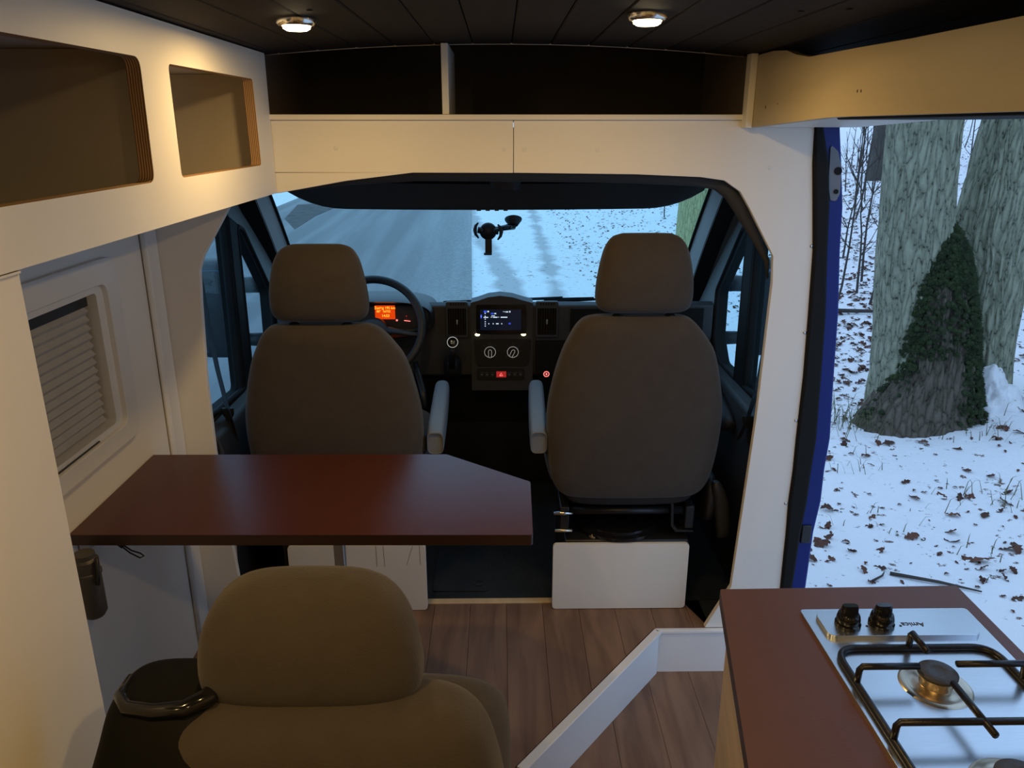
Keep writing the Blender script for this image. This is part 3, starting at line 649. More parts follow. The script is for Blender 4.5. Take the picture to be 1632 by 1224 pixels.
text('lettering', 'Amica', .0155, 'print_dark', hob, (.693, 1.122, ZH+.0134), (0, 0, PI))
for bi, by in enumerate((.978, .775)):
    cx = .6555; k = 1.0 if bi == 0 else 1.15
    bn = obj('burner', lathe(B(), [(.052*k, .0062), (.048*k, .0085), (.040*k, .0075), (.034*k, .0075), (.030*k, .009), (.0235*k, .010), (.0225*k, .022), (.026*k, .023), (.026*k, .025), (0, .025)], (cx, by, ZH), 40), 'brass_steel', hob, auto=40)
    obj('cap', lathe(B(), [(.026*k, .0255), (.0285*k, .0275), (.0285*k, .031), (.026*k, .033), (.012*k, .0335), (.010*k, .0325), (0, .0325)], (cx, by, ZH), 36), 'burner_cap', bn, auto=40)
    obj('igniter', lathe(B(), [(.003, .006), (.003, .02), (.0015, .023), (0, .023)], (cx+.033*k, by+.01, ZH), 12), 'pale_glow', bn)
gr = obj('pan_support', tube(B(), [(a, b, ZH+.0105) for a, b in (lambda q: q+q[:2])(rpoly(rect(.536, .792, .675, 1.064), .038, 7))], .0055, 10, caps=False), 'enamel', hob, smooth=True)
def finger(pts): obj('finger', tube(B(), pts, .0048, 8, flat=(1, 1.15)), 'enamel', gr, smooth=True)
zt = ZH+.040; zr = ZH+.0105
finger([(.657, 1.064, zr), (.657, 1.064, zt-.006), (.657, 1.060, zt), (.657, 1.014, zt)])
finger([(.536, .980, zr), (.537, .980, zt-.006), (.541, .980, zt), (.626, .980, zt)])
finger([(.792, .984, zr), (.791, .984, zt-.006), (.787, .984, zt), (.686, .984, zt)])
finger([(.536, .864, zr), (.537, .864, zt-.006), (.541, .864, zt), (.787, .864, zt), (.791, .864, zt-.006), (.792, .864, zr)])
finger([(.657, .942, zt), (.657, .838, zt)])
finger([(.536, .755, zr), (.537, .755, zt-.006), (.541, .755, zt), (.622, .755, zt)])
finger([(.792, .755, zr), (.791, .755, zt-.006), (.787, .755, zt), (.688, .755, zt)])
finger([(.657, .675, zr), (.657, .675, zt-.006), (.657, .679, zt), (.657, .72, zt)])

# ================================================================== SEATS
def headrest(cx, cy, z0, z1, hw, hd, parent, mat='fabric', shear=0.0, prof=None):
    H_ = z1-z0
    prof = prof or [(0.0, .70, .45), (.015, .84, .70), (.07, .955, .9), (.20, 1.0, 1.0), (.40, .985, 1.0), (.60, .935, .97), (.78, .865, .88), (.90, .77, .72), (.965, .66, .52), (1.0, .50, .25)]
    return obj('headrest', loft(B(), [(cx+shear*t, cy-.012*math.sin(PI*t), z0+H_*t, hw*a, hd*b, 3.2) for t, a, b in prof], 48, steps=4), mat, parent, smooth=True)
def seatback(cx, cy, rows, parent, mat='fabric', lean=-.05, name='backrest', hd=.07):
    zs = [r[0] for r in rows]; z0, z1 = min(zs), max(zs); secs = []
    for z, w, dx, d in rows:
        t = (z-z0)/(z1-z0); secs.append((cx+dx, cy+lean*t, z, w, hd*d, 3.4))
    return obj(name, loft(B(), secs, 56, steps=4), mat, parent, smooth=True)
BACK = [(.405, .19, 0, .55), (.412, .212, 0, .8), (.44, .235, 0, .95), (.50, .252, 0, 1.05), (.60, .262, 0, 1.1), (.70, .262, 0, 1.08), (.80, .245, 0, 1.0), (.88, .222, 0, .95), (.925, .198, -.004, .9), (.955, .178, -.008, .82), (.978, .155, -.01, .62), (.988, .13, -.01, .35)]
def front_seat(name, label, cx, hx, arm_side, dz, plate_x):
    t = thing(name, label, 'car seat', (cx, 2.3, -.004))
    Yb = 2.245
    hr = headrest(hx, Yb-.035, .997+dz, 1.218+dz*1.3, .138, .062, t)
    for px in (-.075, .075):
        p = obj('headrest_post', tube(B(), [(hx+px, Yb-.03, .965+dz), (hx+px, Yb-.03, 1.02+dz)], .006, 10), 'chrome', hr)
        obj('post_guide', lathe(B(), [(.016, 0), (.016, .007), (.009, .010), (0, .010)], (hx+px, Yb-.055, .984+dz), 16), 'black_plastic', t, auto=40)
    seatback(cx, Yb, [(z+dz, w, dx, d) for z, w, dx, d in BACK], t)
    obj('back_shell', loft(B(), [(cx, Yb+.01, .372+dz, .16, .03, 3), (cx, Yb+.01, .378+dz, .185, .045, 3), (cx, Yb+.01, .40+dz, .205, .055, 3), (cx, Yb+.01, .425+dz, .21, .055, 3)], 40, steps=3), 'fabric_dark', t, smooth=True)
    obj('seat_cushion', loft(B(), [(cx, .44, 2.30, .22, .05, 3.5), (cx, .445, 2.34, .245, .075, 3.5), (cx, .45, 2.55, .255, .08, 3.5), (cx, .455, 2.72, .25, .075, 3), (cx, .445, 2.79, .22, .05, 2.6)], 44, axis='y', steps=4), 'fabric', t, smooth=True)
    # frame
    obj('pedestal', bx(cx-.20, cx+.20, 2.225, 2.62, -.004, .245), 'seat_metal', t, bevel=.006)
    obj('swivel_plate', lathe(B(), [(.15, .246), (.15, .256), (.135, .262), (.135, .27), (0, .27)], (cx-.015, 2.36, 0), 40), 'black_gloss', t, auto=40)
    for px in (-.105, .045):
        obj('bolt', lathe(B(), [(.014, .0), (.014, .003), (.008, .004), (.008, .010), (0, .011)], (cx+px, 2.250, .2455), 12), 'bolt', t, auto=40)
    for rx_ in (-.215, .185): obj('seat_rail', bx(cx+rx_, cx+rx_+.03, 2.24, 2.72, .275, .355), 'seat_metal', t, bevel=.004)
    obj('cross_tube', tube(B(), [(cx-.18, 2.262, .332), (cx+.18, 2.262, .332)], .013, 16), 'seat_metal', t, smooth=True)
    obj('lever', tube(B(), [(cx-.235, 2.235, .337), (cx-.175, 2.235, .337)], .006, 10), 'chrome', t, smooth=True)
    obj('lever', tube(B(), [(cx-.23, 2.235, .275), (cx-.175, 2.235, .275)], .005, 10), 'bolt', t, smooth=True)
    obj('bracket', plate(B(), [(cx+.145, .375), (cx+.15, .29), (cx+.165, .272), (cx+.215, .270), (cx+.215, .264), (cx+.158, .264), (cx+.142, .285), (cx+.137, .375)], [], XZ(2.26), .02), 'seat_metal', t)
    s = -arm_side
    obj('recliner_cover', loft(B(), [(2.32, .36, cx+s*.252, .05, .05, 2.4), (2.32, .36, cx+s*.258, .075, .085, 2.4), (2.32, .36, cx+s*.283, .07, .08, 2.4), (2.32, .36, cx+s*.290, .05, .055, 2.4)], 32, axis='x', steps=2), 'dark_plastic', t, smooth=True)
    obj('recliner_lever', loft(B(), [(cx+s*.31, 2.26, .235, .012, .012, 2.5), (cx+s*.315, 2.255, .26, .022, .02, 2.5), (cx+s*.300, 2.25, .36, .024, .024, 2.5), (cx+s*.282, 2.25, .42, .018, .02, 2.5), (cx+s*.277, 2.25, .438, .008, .01, 2.5)], 20, steps=3), 'dark_plastic', t, smooth=True)
    # arm rest
    ax = cx + arm_side*.300 if arm_side > 0 else cx - .287
    obj('armrest', loft(B(), [(ax, .590, 2.205, .022, .030, 3.6), (ax, .595, 2.212, .026, .036, 3.8), (ax-.004*arm_side, .600, 2.40, .028, .035, 3.6), (ax-.010*arm_side, .605, 2.62, .027, .030, 3.2), (ax-.013*arm_side, .607, 2.70, .024, .024, 2.8), (ax-.014*arm_side, .606, 2.722, .014, .013, 2.4)], 28, axis='y', steps=4), 'vinyl_grey', t, auto=45)
    obj('armrest_pivot', lathe(B(), [(.030, 0), (.030, .02), (.024, .026), (0, .026)], (cx+arm_side*.243, 2.235, .575), 20, (arm_side, 0, 0)), 'dark_plastic', t, auto=40)
    # plywood cover in front of the pedestal
    pl = obj('cover_panel', plate(B(), rpoly(rect(plate_x[0], plate_x[1], .002, .240), .014, 6), [], XZ(2.221), .012), 'white_board', None, bevel=.0012)
    settle(pl, ((plate_x[0]+plate_x[1])/2, 2.215, .002))
    return t, pl
s1, p1 = front_seat('driver_seat', 'grey-brown fabric driver seat in front of the steering wheel', -.500, -.515, 1, -.022, (-.680, -.243))
s2, p2 = front_seat('passenger_seat', 'grey-brown fabric front passenger seat with its frame visible above a white panel', .400, .408, -1, 0.0, (.163, .598))
setp(p1, label='white rounded cover panel under the driver seat, behind the table leg', category='panel', group='white panels under the cab seats')
setp(p2, label='white rounded cover panel standing under the passenger seat', category='panel', group='white panels under the cab seats')
# pencil marks on the driver-side panel
for pts in ([(-.40, .242), (-.40, .165)], [(-.377, .242), (-.375, .165)], [(-.283, .242), (-.305, .17)], [(-.262, .242), (-.261, .17)]):
    obj('pencil_line', tube(B(), [(a, 2.2088, min(b, .2395)) for a, b in pts], .0006, 5), 'print_dark', p1)

# rear travel seat nearest to the camera
rs = thing('travel_seat', 'brown fabric travel seat in the foreground with a large headrest and black belt cover', 'car seat', (-.24, 1.0, .003))
headrest(-.243, .86, .800, .973, .141, .060, rs, prof=[(0.0, .74, .45), (.015, .87, .70), (.07, .965, .9), (.20, 1.0, 1.0), (.38, .985, 1.0), (.56, .945, .98), (.72, .875, .92), (.84, .775, .80), (.92, .65, .62), (.97, .50, .42), (1.0, .28, .18)])
RB = [(.30, .22, 0, .9), (.40, .245, 0, 1.0), (.50, .258, 0, 1.1), (.60, .262, 0, 1.12), (.68, .257, 0, 1.1), (.74, .245, 0, 1.08), (.775, .232, 0, 1.0), (.800, .214, 0, .85), (.816, .192, 0, .6), (.822, .165, 0, .32)]
seatback(-.245, .845, [(a, b*.96, c, d) for a, b, c, d in RB], rs, lean=-.03, hd=.078)
obj('seat_cushion', loft(B(), [(-.24, .36, .90, .23, .05, 3.5), (-.24, .365, .95, .25, .075, 3.5), (-.24, .37, 1.15, .255, .08, 3.5), (-.24, .38, 1.30, .25, .075, 3), (-.24, .37, 1.37, .22, .05, 2.6)], 44, axis='y', steps=4), 'fabric', rs, smooth=True)
obj('pedestal', bx(-.45, -.03, .88, 1.30, .003, .29), 'dark_plastic', rs, bevel=.01)
bc = obj('belt_cover', loft(B(), [(-.412, .80, .40, .095, .085, 3.5), (-.412, .785, .55, .105, .085, 3.5), (-.410, .785, .66, .104, .088, 3.5), (-.414, .80, .735, .092, .088, 3.5), (-.418, .82, .785, .078, .078, 3.2), (-.420, .832, .815, .070, .064, 3), (-.420, .836, .829, .058, .048, 3), (-.420, .836, .833, .04, .03, 3)], 40, steps=4), 'belt_black', rs, smooth=True, label='black plastic belt cover')
obj('belt_guide', tube(B(), [(-.478, .850, .826), (-.475, .812, .829), (-.455, .788, .831), (-.42, .780, .833), (-.385, .783, .834), (-.362, .800, .835), (-.355, .830, .835), (-.366, .862, .832)], [.006, .008, .009, .009, .010, .012, .013, .008], 12), 'black_gloss', bc, smooth=True)
obj('belt_webbing', plate(B(), rect(-.442, -.385, .55, .76), [], ((0, .6935, 0), (1, 0, 0), (0, .02, .9998)), .003), 'strap', bc)

# ================================================================== CAB FITTINGS
# ---- dashboard
da = thing('dashboard', 'dark grey dashboard under the windscreen with screen, vents and controls', 'dashboard', (0, 3.2, -.006))
prof = [(2.985, .842), (3.01, .852), (3.08, .838), (3.30, .772), (3.415, .725), (3.415, .05), (3.34, .05), (3.30, .40), (3.06, .52), (2.995, .56), (2.982, .70)]
YF = 2.985
obj('body', plate(B(), prof, [], YZ(-.87), 1.70), 'dash_plastic', da, bevel=.012, bseg=3)
obj('lower_body', plate(B(), [(3.0, .545), (3.1, .50), (3.41, .42), (3.41, .0), (3.2, .0), (3.15, .30)], [], YZ(-.40), .85), 'black_plastic', da)
# centre stack
hump = [(-.117, .50), (-.117, .857), (-.09, .864), (-.05, .878), (-.003, .884), (.045, .878), (.09, .864), (.125, .855), (.125, .50)]
obj('centre_stack', plate(B(), rpoly(hump, .006, 3), [], XZ(3.06), .085), 'dash_plastic', da, bevel=.008, bseg=3)
su = obj('head_unit', plate(B(), rpoly(rect(-.095, .098, .735, .850), .006), [], XZ(2.978), .012), 'black_gloss', da, bevel=.002)
obj('screen', bx(-.080, .078, 2.9655, 2.9665, .750, .832), 'screen_black', su)
YS = 2.9650
def mark(x0, x1, z0, z1, m, par=su, y=YS): obj('mark', bx(x0, x1, y, y+.0004, z0, z1), m, par)
mark(-.066, -.055, .820, .828, 'screen_blue'); mark(-.052, -.046, .8215, .8275, 'screen_white')
for z in (.815, .804, .7925, .782, .7735, .765): mark(-.0625, -.0590, z, z+.004, 'screen_white')
mark(-.079, -.0735, .798, .812, 'screen_blue'); mark(-.078, -.0755, .803, .807, 'screen_white')
mark(-.039, -.027, .8135, .819, 'screen_blue'); mark(-.025, -.018, .814, .8185, 'screen_white')
mark(-.037, -.023, .806, .8085, 'screen_white'); mark(-.067, -.049, .7995, .803, 'screen_white'); mark(-.040, -.033, .801, .803, 'screen_white')
mark(-.030, -.014, .7995, .8035, 'screen_white'); mark(-.012, -.007, .801, .803, 'screen_white'); mark(-.001, .025, .7995, .8035, 'screen_white')
for x in (-.047, -.030, .003): mark(x-.0018, x+.0018, .774, .778, 'screen_white')
mark(-.019, -.009, .774, .778, 'screen_white'); mark(.030, .038, .7735, .779, 'screen_blue')
mark(.008, .014, .823, .8245, 'screen_white'); mark(.016, .018, .8205, .825, 'screen_white'); mark(.020, .028, .8205, .825, 'screen_white'); mark(.032, .037, .8205, .8265, 'screen_white')
for x in (-.092, .088):
    obj('side_light', loft(B(), [(x, .731, 2.970, .010, .006, 2), (x, .731, 2.966, .006, .004, 2)], 12, axis='y'), 'warm_glow', su)
cl = obj('climate_panel', plate(B(), rpoly([(-.106, .712), (-.098, .605), (.108, .605), (.118, .712)], [.006, .02, .02, .006], 5), [], XZ(2.978), .012), 'black_plastic', da, bevel=.003)
for kx, rot in ((-.043, 0.0), (.046, -.45)):
    kn = obj('dial', lathe(B(), [(.024, 0), (.024, .004), (.021, .006), (.020, .018), (0, .018)], (kx, 2.966, .666), 32, (0, -1, 0)), 'black_plastic', cl, auto=40)
    obj('dial_ring', torus(B(), (kx, 2.9485, .666), .0215, .0009, (0, 1, 0), 40, 6), 'pale_glow', kn)
    c_, s_ = math.cos(rot), math.sin(rot)
    P_ = [(-.0055, -.021), (-.0065, .004), (-.004, .009), (0, .0105), (.004, .009), (.0065, .004), (.0055, -.021)]
    pts = [(kx + a*c_ - b*s_*-1*-1, 2.9465, .666 + a*s_*-1*-1 + b*c_) for a, b in P_]
    obj('pointer', tube(B(), pts, .0008, 6), 'pale_glow', kn)
    for j in range(8):
        a = PI*(.0 + .25*j); obj('tick', lathe(B(), [(.0016, 0), (.0016, .0006), (0, .0007)], (kx+.033*math.cos(a), 2.966, .666+.031*math.sin(a)), 8, (0, -1, 0)), 'vinyl_grey', cl)
bt = obj('switch_row', plate(B(), rpoly(rect(-.095, .092, .548, .592), .006), [], XZ(2.976), .010), 'black_plastic', da, bevel=.002)
obj('hazard_button', bx(-.019, .020, 2.9635, 2.967, .558, .582), 'red_glow', bt, bevel=.001)
obj('hazard_sign', tube(B(), [(-.006, 2.963, .565), (.006, 2.963, .565), (0, 2.963, .576), (-.006, 2.963, .565)], .0011, 6), 'red_glyph', bt)
for x in (-.077, -.056, -.034, .032, .054, .076):
    obj('button', bx(x-.009, x+.009, 2.9635, 2.967, .560, .580), 'dark_plastic', bt, bevel=.001)
    obj('button_sign', bx(x-.003, x+.003, 2.9630, 2.9634, .568, .572), 'vinyl_grey', bt)
# vents
for x0, x1 in ((-.212, -.128), (.135, .222)):
    v = obj('vent', plate(B(), rpoly(rect(x0, x1, .722, .862), .008), [rpoly(rect(x0+.007, x1-.007, .730, .836), .004)], XZ(2.985), .020), 'dash_plastic', da, bevel=.003)
    obj('duct', bx(x0+.006, x1-.006, 2.979, 2.983, .729, .837), 'rubber_seal', v)
    for j in range(7):
        xx = x0+.013+j*(x1-x0-.026)/6; obj('slat', bx(xx-.0013, xx+.0013, 2.968, 2.978, .731, .835), 'black_plastic', v)
    for j in range(6):
        xx = x0+.016+j*.010; obj('defrost_slot', plate(B(), [(xx, .848), (xx+.005, .848), (xx+.007, .858), (xx+.002, .858)], [], XZ(2.9652), .0008), 'rubber_seal', v)
    obj('thumb_wheel', bx((x0+x1)/2-.003, (x0+x1)/2+.003, 2.962, 2.969, .774, .792), 'aluminium', v, bevel=.001)
# passenger tray and glovebox
obj('tray_recess', bx(.27, .79, 2.9785, 2.984, .735, .830), 'rubber_seal', da)
obj('glovebox_lid', plate(B(), rpoly(rect(.26, .80, .57, .72), .015), [], XZ(2.984), .012), 'dark_plastic', da, bevel=.004)
obj('lower_pocket', bx(.135, .255, 2.976, 2.984, .575, .705), 'rubber_seal', da)
so = obj('power_socket', lathe(B(), [(.013, 0), (.013, .006), (.009, .007), (0, .005)], (.180, 2.985, .567), 24, (0, -1, 0)), 'black_plastic', da, auto=40)
obj('socket_ring', torus(B(), (.180, 2.976, .567), .0105, .0016, (0, 1, 0), 28, 6), 'red_glyph', so)
obj('socket_sign', bx(.177, .183, 2.975, 2.976, .563, .571), 'red_glyph', so)
# instrument binnacle
bn = obj('binnacle', loft(B(), [(-.50, .80, 3.12, .245, .075, 3.2), (-.50, .800, 3.02, .245, .078, 3.2), (-.50, .800, 2.945, .242, .076, 3.2), (-.50, .802, 2.925, .236, .070, 3.2), (-.50, .802, 2.96, .222, .058, 3.2), (-.50, .802, 3.0, .215, .052, 3.2)], 48, axis='y'), 'black_plastic', da, auto=50)
obj('orange_display', bx(-.487, -.410, 2.979, 2.981, .792, .846), 'orange_lcd', bn)
rx = (PI/2, 0, 0)
text('display_text', 'Zasięg 195 km', .0135, 'orange_text', bn, (-.4485, 2.9785, .8365), rx)
text('display_text', '80°  16752', .0120, 'orange_text', bn, (-.454, 2.9785, .823), rx)
text('display_text', '14:53', .0140, 'orange_text', bn, (-.447, 2.9785, .8055), rx)
obj('warning_light', lathe(B(), [(.004, 0), (.003, .002), (0, .0025)], (-.404, 2.978, .788), 12, (0, -1, 0)), 'red_glyph', bn)
obj('warning_light', lathe(B(), [(.0025, 0), (.002, .002), (0, .0025)], (-.366, 2.978, .804), 12, (0, -1, 0)), 'red_glow', bn)
obj('dial_needle', tube(B(), [(-.376, 2.978, .787), (-.352, 2.978, .784)], .0016, 6), 'red_glyph', bn)
# gear lever on the dash
ge = thing('gear_lever', 'black gear lever with a round silver-ringed knob beside the centre console', 'gear lever', (-.19, 2.95, .60))
obj('lever_base', loft(B(), [(-.192, .600, 2.972, .035, .05, 3), (-.192, .605, 2.93, .03, .04, 3), (-.190, .62, 2.90, .018, .02, 2.5)], 24, axis='y', steps=2), 'black_plastic', ge, smooth=True)
obj('lever_rod', tube(B(), [(-.190, 2.905, .62), (-.186, 2.88, .68), (-.184, 2.872, .71)], [.014, .010, .012], 12), 'black_plastic', ge, smooth=True)
nrm = Vector((.05, -.93, .36)).normalized()
kb = obj('knob', lathe(B(), [(0, -.02), (.015, -.018), (.023, -.008), (.024, .004), (.021, .012), (.018, .014), (0, .015)], (-.183, 2.868, .727), 28, nrm), 'black_gloss', ge, auto=45)
obj('knob_ring', torus(B(), Vector((-.183, 2.868, .727))+nrm*.0128, .0195, .0016, nrm, 32, 6), 'pale_glow', kb)
qq = Vector((0, 0, 1)).rotation_difference(nrm)
sd = Vector((1, 0, 0)); upv = nrm.cross(sd)*-1
if upv.z < 0: upv = -upv
def kp(a, b): return Vector((-.183, 2.868, .727)) + nrm*.0150 + sd*a + upv*b
for x in (-.006, 0, .006): obj('shift_line', tube(B(), [kp(x, -.006), kp(x, .006)], .0009, 5), 'bolt', kb)
obj('shift_line', tube(B(), [kp(-.006, 0), kp(.006, 0)], .0009, 5), 'bolt', kb)
hbk = thing('handbrake', 'dark lever with a worn metal edge beside the driver seat', 'lever', (-.30, 2.75, .5))
obj('grip', tube(B(), [(-.33, 2.90, .64), (-.315, 2.86, .60), (-.295, 2.80, .555), (-.285, 2.77, .50)], [.011, .013, .013, .012], 12), 'black_plastic', hbk, smooth=True)
obj('edge', tube(B(), [(-.318, 2.885, .630), (-.300, 2.845, .592), (-.285, 2.805, .555)], .0025, 8), 'aluminium', hbk, smooth=True)
# ---- steering wheel
swc = Vector((-.485, 2.875, .785)); swn = Vector((0, -math.cos(math.radians(28)), math.sin(math.radians(28))))
sw = thing('steering_wheel', 'dark steering wheel behind the driver headrest', 'steering wheel', tuple(swc))
obj('rim', torus(B(), swc, .188, .0155, swn, 64, 14), 'dark_plastic', sw, smooth=True)
q = Vector((0, 0, 1)).rotation_difference(swn)
up2 = (Vector((0, 0, 1)) - swn*swn.z).normalized(); rt = Vector((1, 0, 0))
hubm = lathe(B(), [(.0, -.03), (.05, -.028), (.070, -.01), (.073, .003), (.064, .012), (.036, .018), (0, .020)], swc - up2*.040, 36, swn); hb_ = obj('hub', hubm, 'dash_plastic', sw, smooth=True)
for a in (-0.16, PI+.16, -PI/2-.35, -PI/2+.35):
    d = rt*math.cos(a) + up2*math.sin(a)
    obj('spoke', tube(B(), [swc + d*.06, swc + d*.12 - swn*.004, swc + d*.186], [.022, .016, .014], 10, flat=(1.0, .55)), 'dash_plastic', sw, smooth=True)
for k in range(2):
    o0 = swc + swn*.0205 + up2*(-.022-.014*k)
    obj('emblem', tube(B(), [o0 - rt*.020 - up2*.010, o0, o0 + rt*.020 - up2*.010], .0022, 6), 'chrome', hb_)
obj('column', tube(B(), [swc - swn*.02, swc - swn*.09], [.045, .06], 20), 'black_plastic', sw, smooth=True)
obj('stalk', tube(B(), [swc - swn*.06, swc - swn*.05 + rt*.12, swc - swn*.045 + rt*.17], [.008, .007, .010], 10), 'black_plastic', sw, smooth=True)
# ---- phone holder on the windscreen
pho = thing('phone_holder', 'black phone holder on a suction cup arm on the windscreen', 'phone holder', (0.0, 3.05, 1.13))
sc = Vector((.050, 3.08, 1.136)); cc = Vector((-.047, 3.02, 1.124))
wn = Vector((0, -.56, -.83))
obj('suction_cup', lathe(B(), [(.034, -.030), (.033, -.026), (.026, -.016), (.018, -.004), (0, -.002)], sc, 28, wn), 'black_plastic', pho, auto=45)
obj('arm', tube(B(), [sc + wn*.0, Vector((.018, 3.05, 1.134)), Vector((-.012, 3.04, 1.130)), cc + Vector((0, .02, 0))], [.014, .011, .010, .013], 14), 'black_gloss', pho, smooth=True)
cr_ = obj('cradle', lathe(B(), [(0, -.012), (.029, -.010), (.033, 0), (.029, .008), (0, .010)], cc, 28, (0, -1, 0)), 'black_plastic', pho, smooth=True)
for s in (-1, 1):
    b0 = cc + Vector((s*.024, 0, .002)); dz_ = .012 if s < 0 else -.010
    obj('jaw', tube(B(), [b0 - Vector((s*.004, 0, 0)), b0 + Vector((s*.016, 0, dz_*.3))], [.014, .012], 10), 'black_plastic', pho, smooth=True)
    e0 = b0 + Vector((s*.020, 0, dz_*.3))
    obj('jaw_tip', tube(B(), [e0 + Vector((-s*.007, -.012, .028)), e0 + Vector((s*.003, -.010, .016)), e0 + Vector((s*.006, -.008, 0)), e0 + Vector((s*.003, -.010, -.016)), e0 + Vector((-s*.008, -.012, -.030))], [.003, .006, .008, .006, .003], 8), 'black_plastic', pho, smooth=True)
obj('foot', box(box(B(), cc.x-.012, cc.x+.014, cc.y-.008, cc.y+.008, cc.z-.082, cc.z-.02), cc.x-.017, cc.x+.014, cc.y-.022, cc.y+.006, cc.z-.088, cc.z-.080), 'black_plastic', pho, bevel=.003)
# ---- wipers lying on the cowl outside
for x0, x1, lab in ((-.28, .30, 'black wiper arm low on the left of the windscreen'), (.20, .62, 'black wiper arm low on the right of the windscreen')):
    wi = thing('wiper', lab, 'wiper', (x0, 3.76, .68), 'windscreen wipers')
    obj('arm', tube(B(), [(x0, 3.76, .690), ((x0+x1)/2, 3.76, .700), (x1, 3.74, .715)], .007, 8), 'rubber_seal', wi, smooth=True)
    obj('blade', tube(B(), [((x0+x1)/2-.2, 3.765, .695), (x1+.15, 3.73, .716)], .005, 6), 'rubber_seal', wi, smooth=True)
# ---- seat belts
def belt(name, label, pts, wdir, w):
    t = thing(name, label, 'seat belt', pts[0], 'cab seat belts')
    bm = B(); rings = []
    for p in pts:
        p = Vector(p); d = Vector(wdir)*w*.5
        rings.append([bm.verts.new(q) for q in (p-d, p+d, p+d+Vector((0, .002, 0)), p-d+Vector((0, .002, 0)))])
    for a, b in zip(rings, rings[1:]):
        for j in range(4): bm.faces.new((a[j], a[(j+1) % 4], b[(j+1) % 4], b[j]))
    bm.faces.new(rings[0]); bm.faces.new(rings[-1][::-1])
    obj('webbing', bm, 'strap', t)
    e = Vector(pts[-2]); obj('tongue', loft(B(), [(e.x, e.y, e.z-.030, .007, .004, 3), (e.x, e.y, e.z-.010, .018, .006, 3), (e.x, e.y, e.z+.010, .018, .006, 3)], 16), 'seat_metal', t)
    return t
belt('seat_belt', 'black seat belt hanging from the left door pillar by the driver seat', [(-.842, 2.19, 1.11), (-.846, 2.22, .953), (-.850, 2.26, .808), (-.848, 2.30, .663), (-.84, 2.32, .56)], (.62, -.78, 0), .046)
belt('seat_belt', 'black seat belt hanging from the right door pillar by the passenger seat', [(.772, 2.19, 1.13), (.784, 2.24, .866), (.785, 2.27, .737), (.775, 2.30, .628), (.758, 2.32, .55)], (.62, .78, 0), .046)
# ---- door mirrors outside
for s, x, lab in ((-1, -1.125, 'dark door mirror outside the driver window'), (1, 1.085, 'dark door mirror outside the passenger window')):
    mi = thing('door_mirror', lab, 'mirror', (x, 3.10, .66), 'van door mirrors')
    obj('housing', loft(B(), [(x, 3.10, .62, .07, .04, 3.2), (x, 3.10, .64, .082, .065, 3.2), (x, 3.10, .80, .090, .075, 3.2), (x, 3.10, .97, .086, .07, 3.2), (x, 3.10, 1.005, .07, .04, 3.2)], 36, steps=4), 'dark_plastic', mi, smooth=True)
    obj('mirror_glass', plate(B(), rpoly(rect(x-.072, x+.072, .735, .975), .03, 6), [], XZ(3.036), .005), 'mirror_glass', mi)
    obj('lower_glass', plate(B(), rpoly(rect(x-.068, x+.068, .645, .715), .02, 6), [], XZ(3.042), .005), 'mirror_glass', mi)
    obj('arm', tube(B(), [(x-s*.05, 3.11, .90), (x-s*.20, 3.12, .905)], [.03, .035], 12), 'dark_plastic', mi, smooth=True)
    obj('arm', tube(B(), [(x-s*.05, 3.11, .68), (x-s*.20, 3.12, .675)], [.025, .03], 12), 'dark_plastic', mi, smooth=True)

# ================================================================== LAMPS
lamps = [(-.378, 1.600, 'round warm ceiling lamp over the table, on the left'), (.269, 1.560, 'round warm ceiling lamp on the right, towards the sliding door'),
         (-.378, .42, 'round warm ceiling lamp on the left, over the travel seat'), (.269, .40, 'round warm ceiling lamp on the right, over the worktop'),
         (-.378, -.75, 'unseen warm ceiling lamp added on the left at the back of the van'), (.269, -.75, 'unseen warm ceiling lamp added on the right at the back of the van')]  # rear pair is unseen, added to brighten the tall cabinet and seat
for lx, ly, lab in lamps:
    z = cz(lx)
    t = thing('ceiling_lamp', lab, 'lamp', (lx, ly, z), 'ceiling lamps')
    obj('rim', lathe(B(), [(.026, -.004), (.027, -.0125), (.032, -.0125), (.0365, -.008), (.0365, 0), (.026, 0)], (lx, ly, z), 36), 'lamp_rim', t, auto=50)
    obj('lens', lathe(B(), [(.0255, -.009), (.0250, -.0165), (.019, -.020), (0, -.021)], (lx, ly, z), 32), 'lamp_lens', t, smooth=True)
    ld = bpy.data.lights.new('lamp_light', 'AREA'); ld.shape = 'DISK'; ld.size = .05; ld.energy = LAMP_W; ld.color = LAMP_COL; ld.spread = PI
    lo = bpy.data.objects.new('lamp_light', ld); C.objects.link(lo); lo.parent = t; lo.location = (0, 0, -.024)

# ================================================================== OUTSIDE
def gz(x, y):
    r = max(0.0, x-2.0); l = max(0.0, -x-6.8)
    return -.75 + .16*r*r/(r+1.0) + .22*l*l/(l+1.0)
def gzn(x, y):
    k = min(1, max(0, (x-1.6)/2))
    return gz(x, y) + (.02+.05*k)*noise.noise((x*.9, y*.9, 3)) + (.006+.012*k)*noise.noise((x*4, y*4, 7))
xs = sorted(set([round(v, 3) for v in list(np.arange(-45, -8, 1.2)) + list(np.arange(-8, 1.0, .3)) + list(np.arange(1.0, 7, .09)) + list(np.arange(7, 20, .35)) + list(np.arange(20, 62, 1.2))]))
ys = sorted(set([round(v, 3) for v in list(np.arange(-14, 1, .8)) + list(np.arange(1, 9, .09)) + list(np.arange(9, 30, .35)) + list(np.arange(30, 92, 1.2))]))
nx, ny = len(xs), len(ys)
verts = [(x, y, gzn(x, y)) for y in ys for x in xs]
faces = [(j*nx+i, j*nx+i+1, (j+1)*nx+i+1, (j+1)*nx+i) for j in range(ny-1) for i in range(nx-1)]
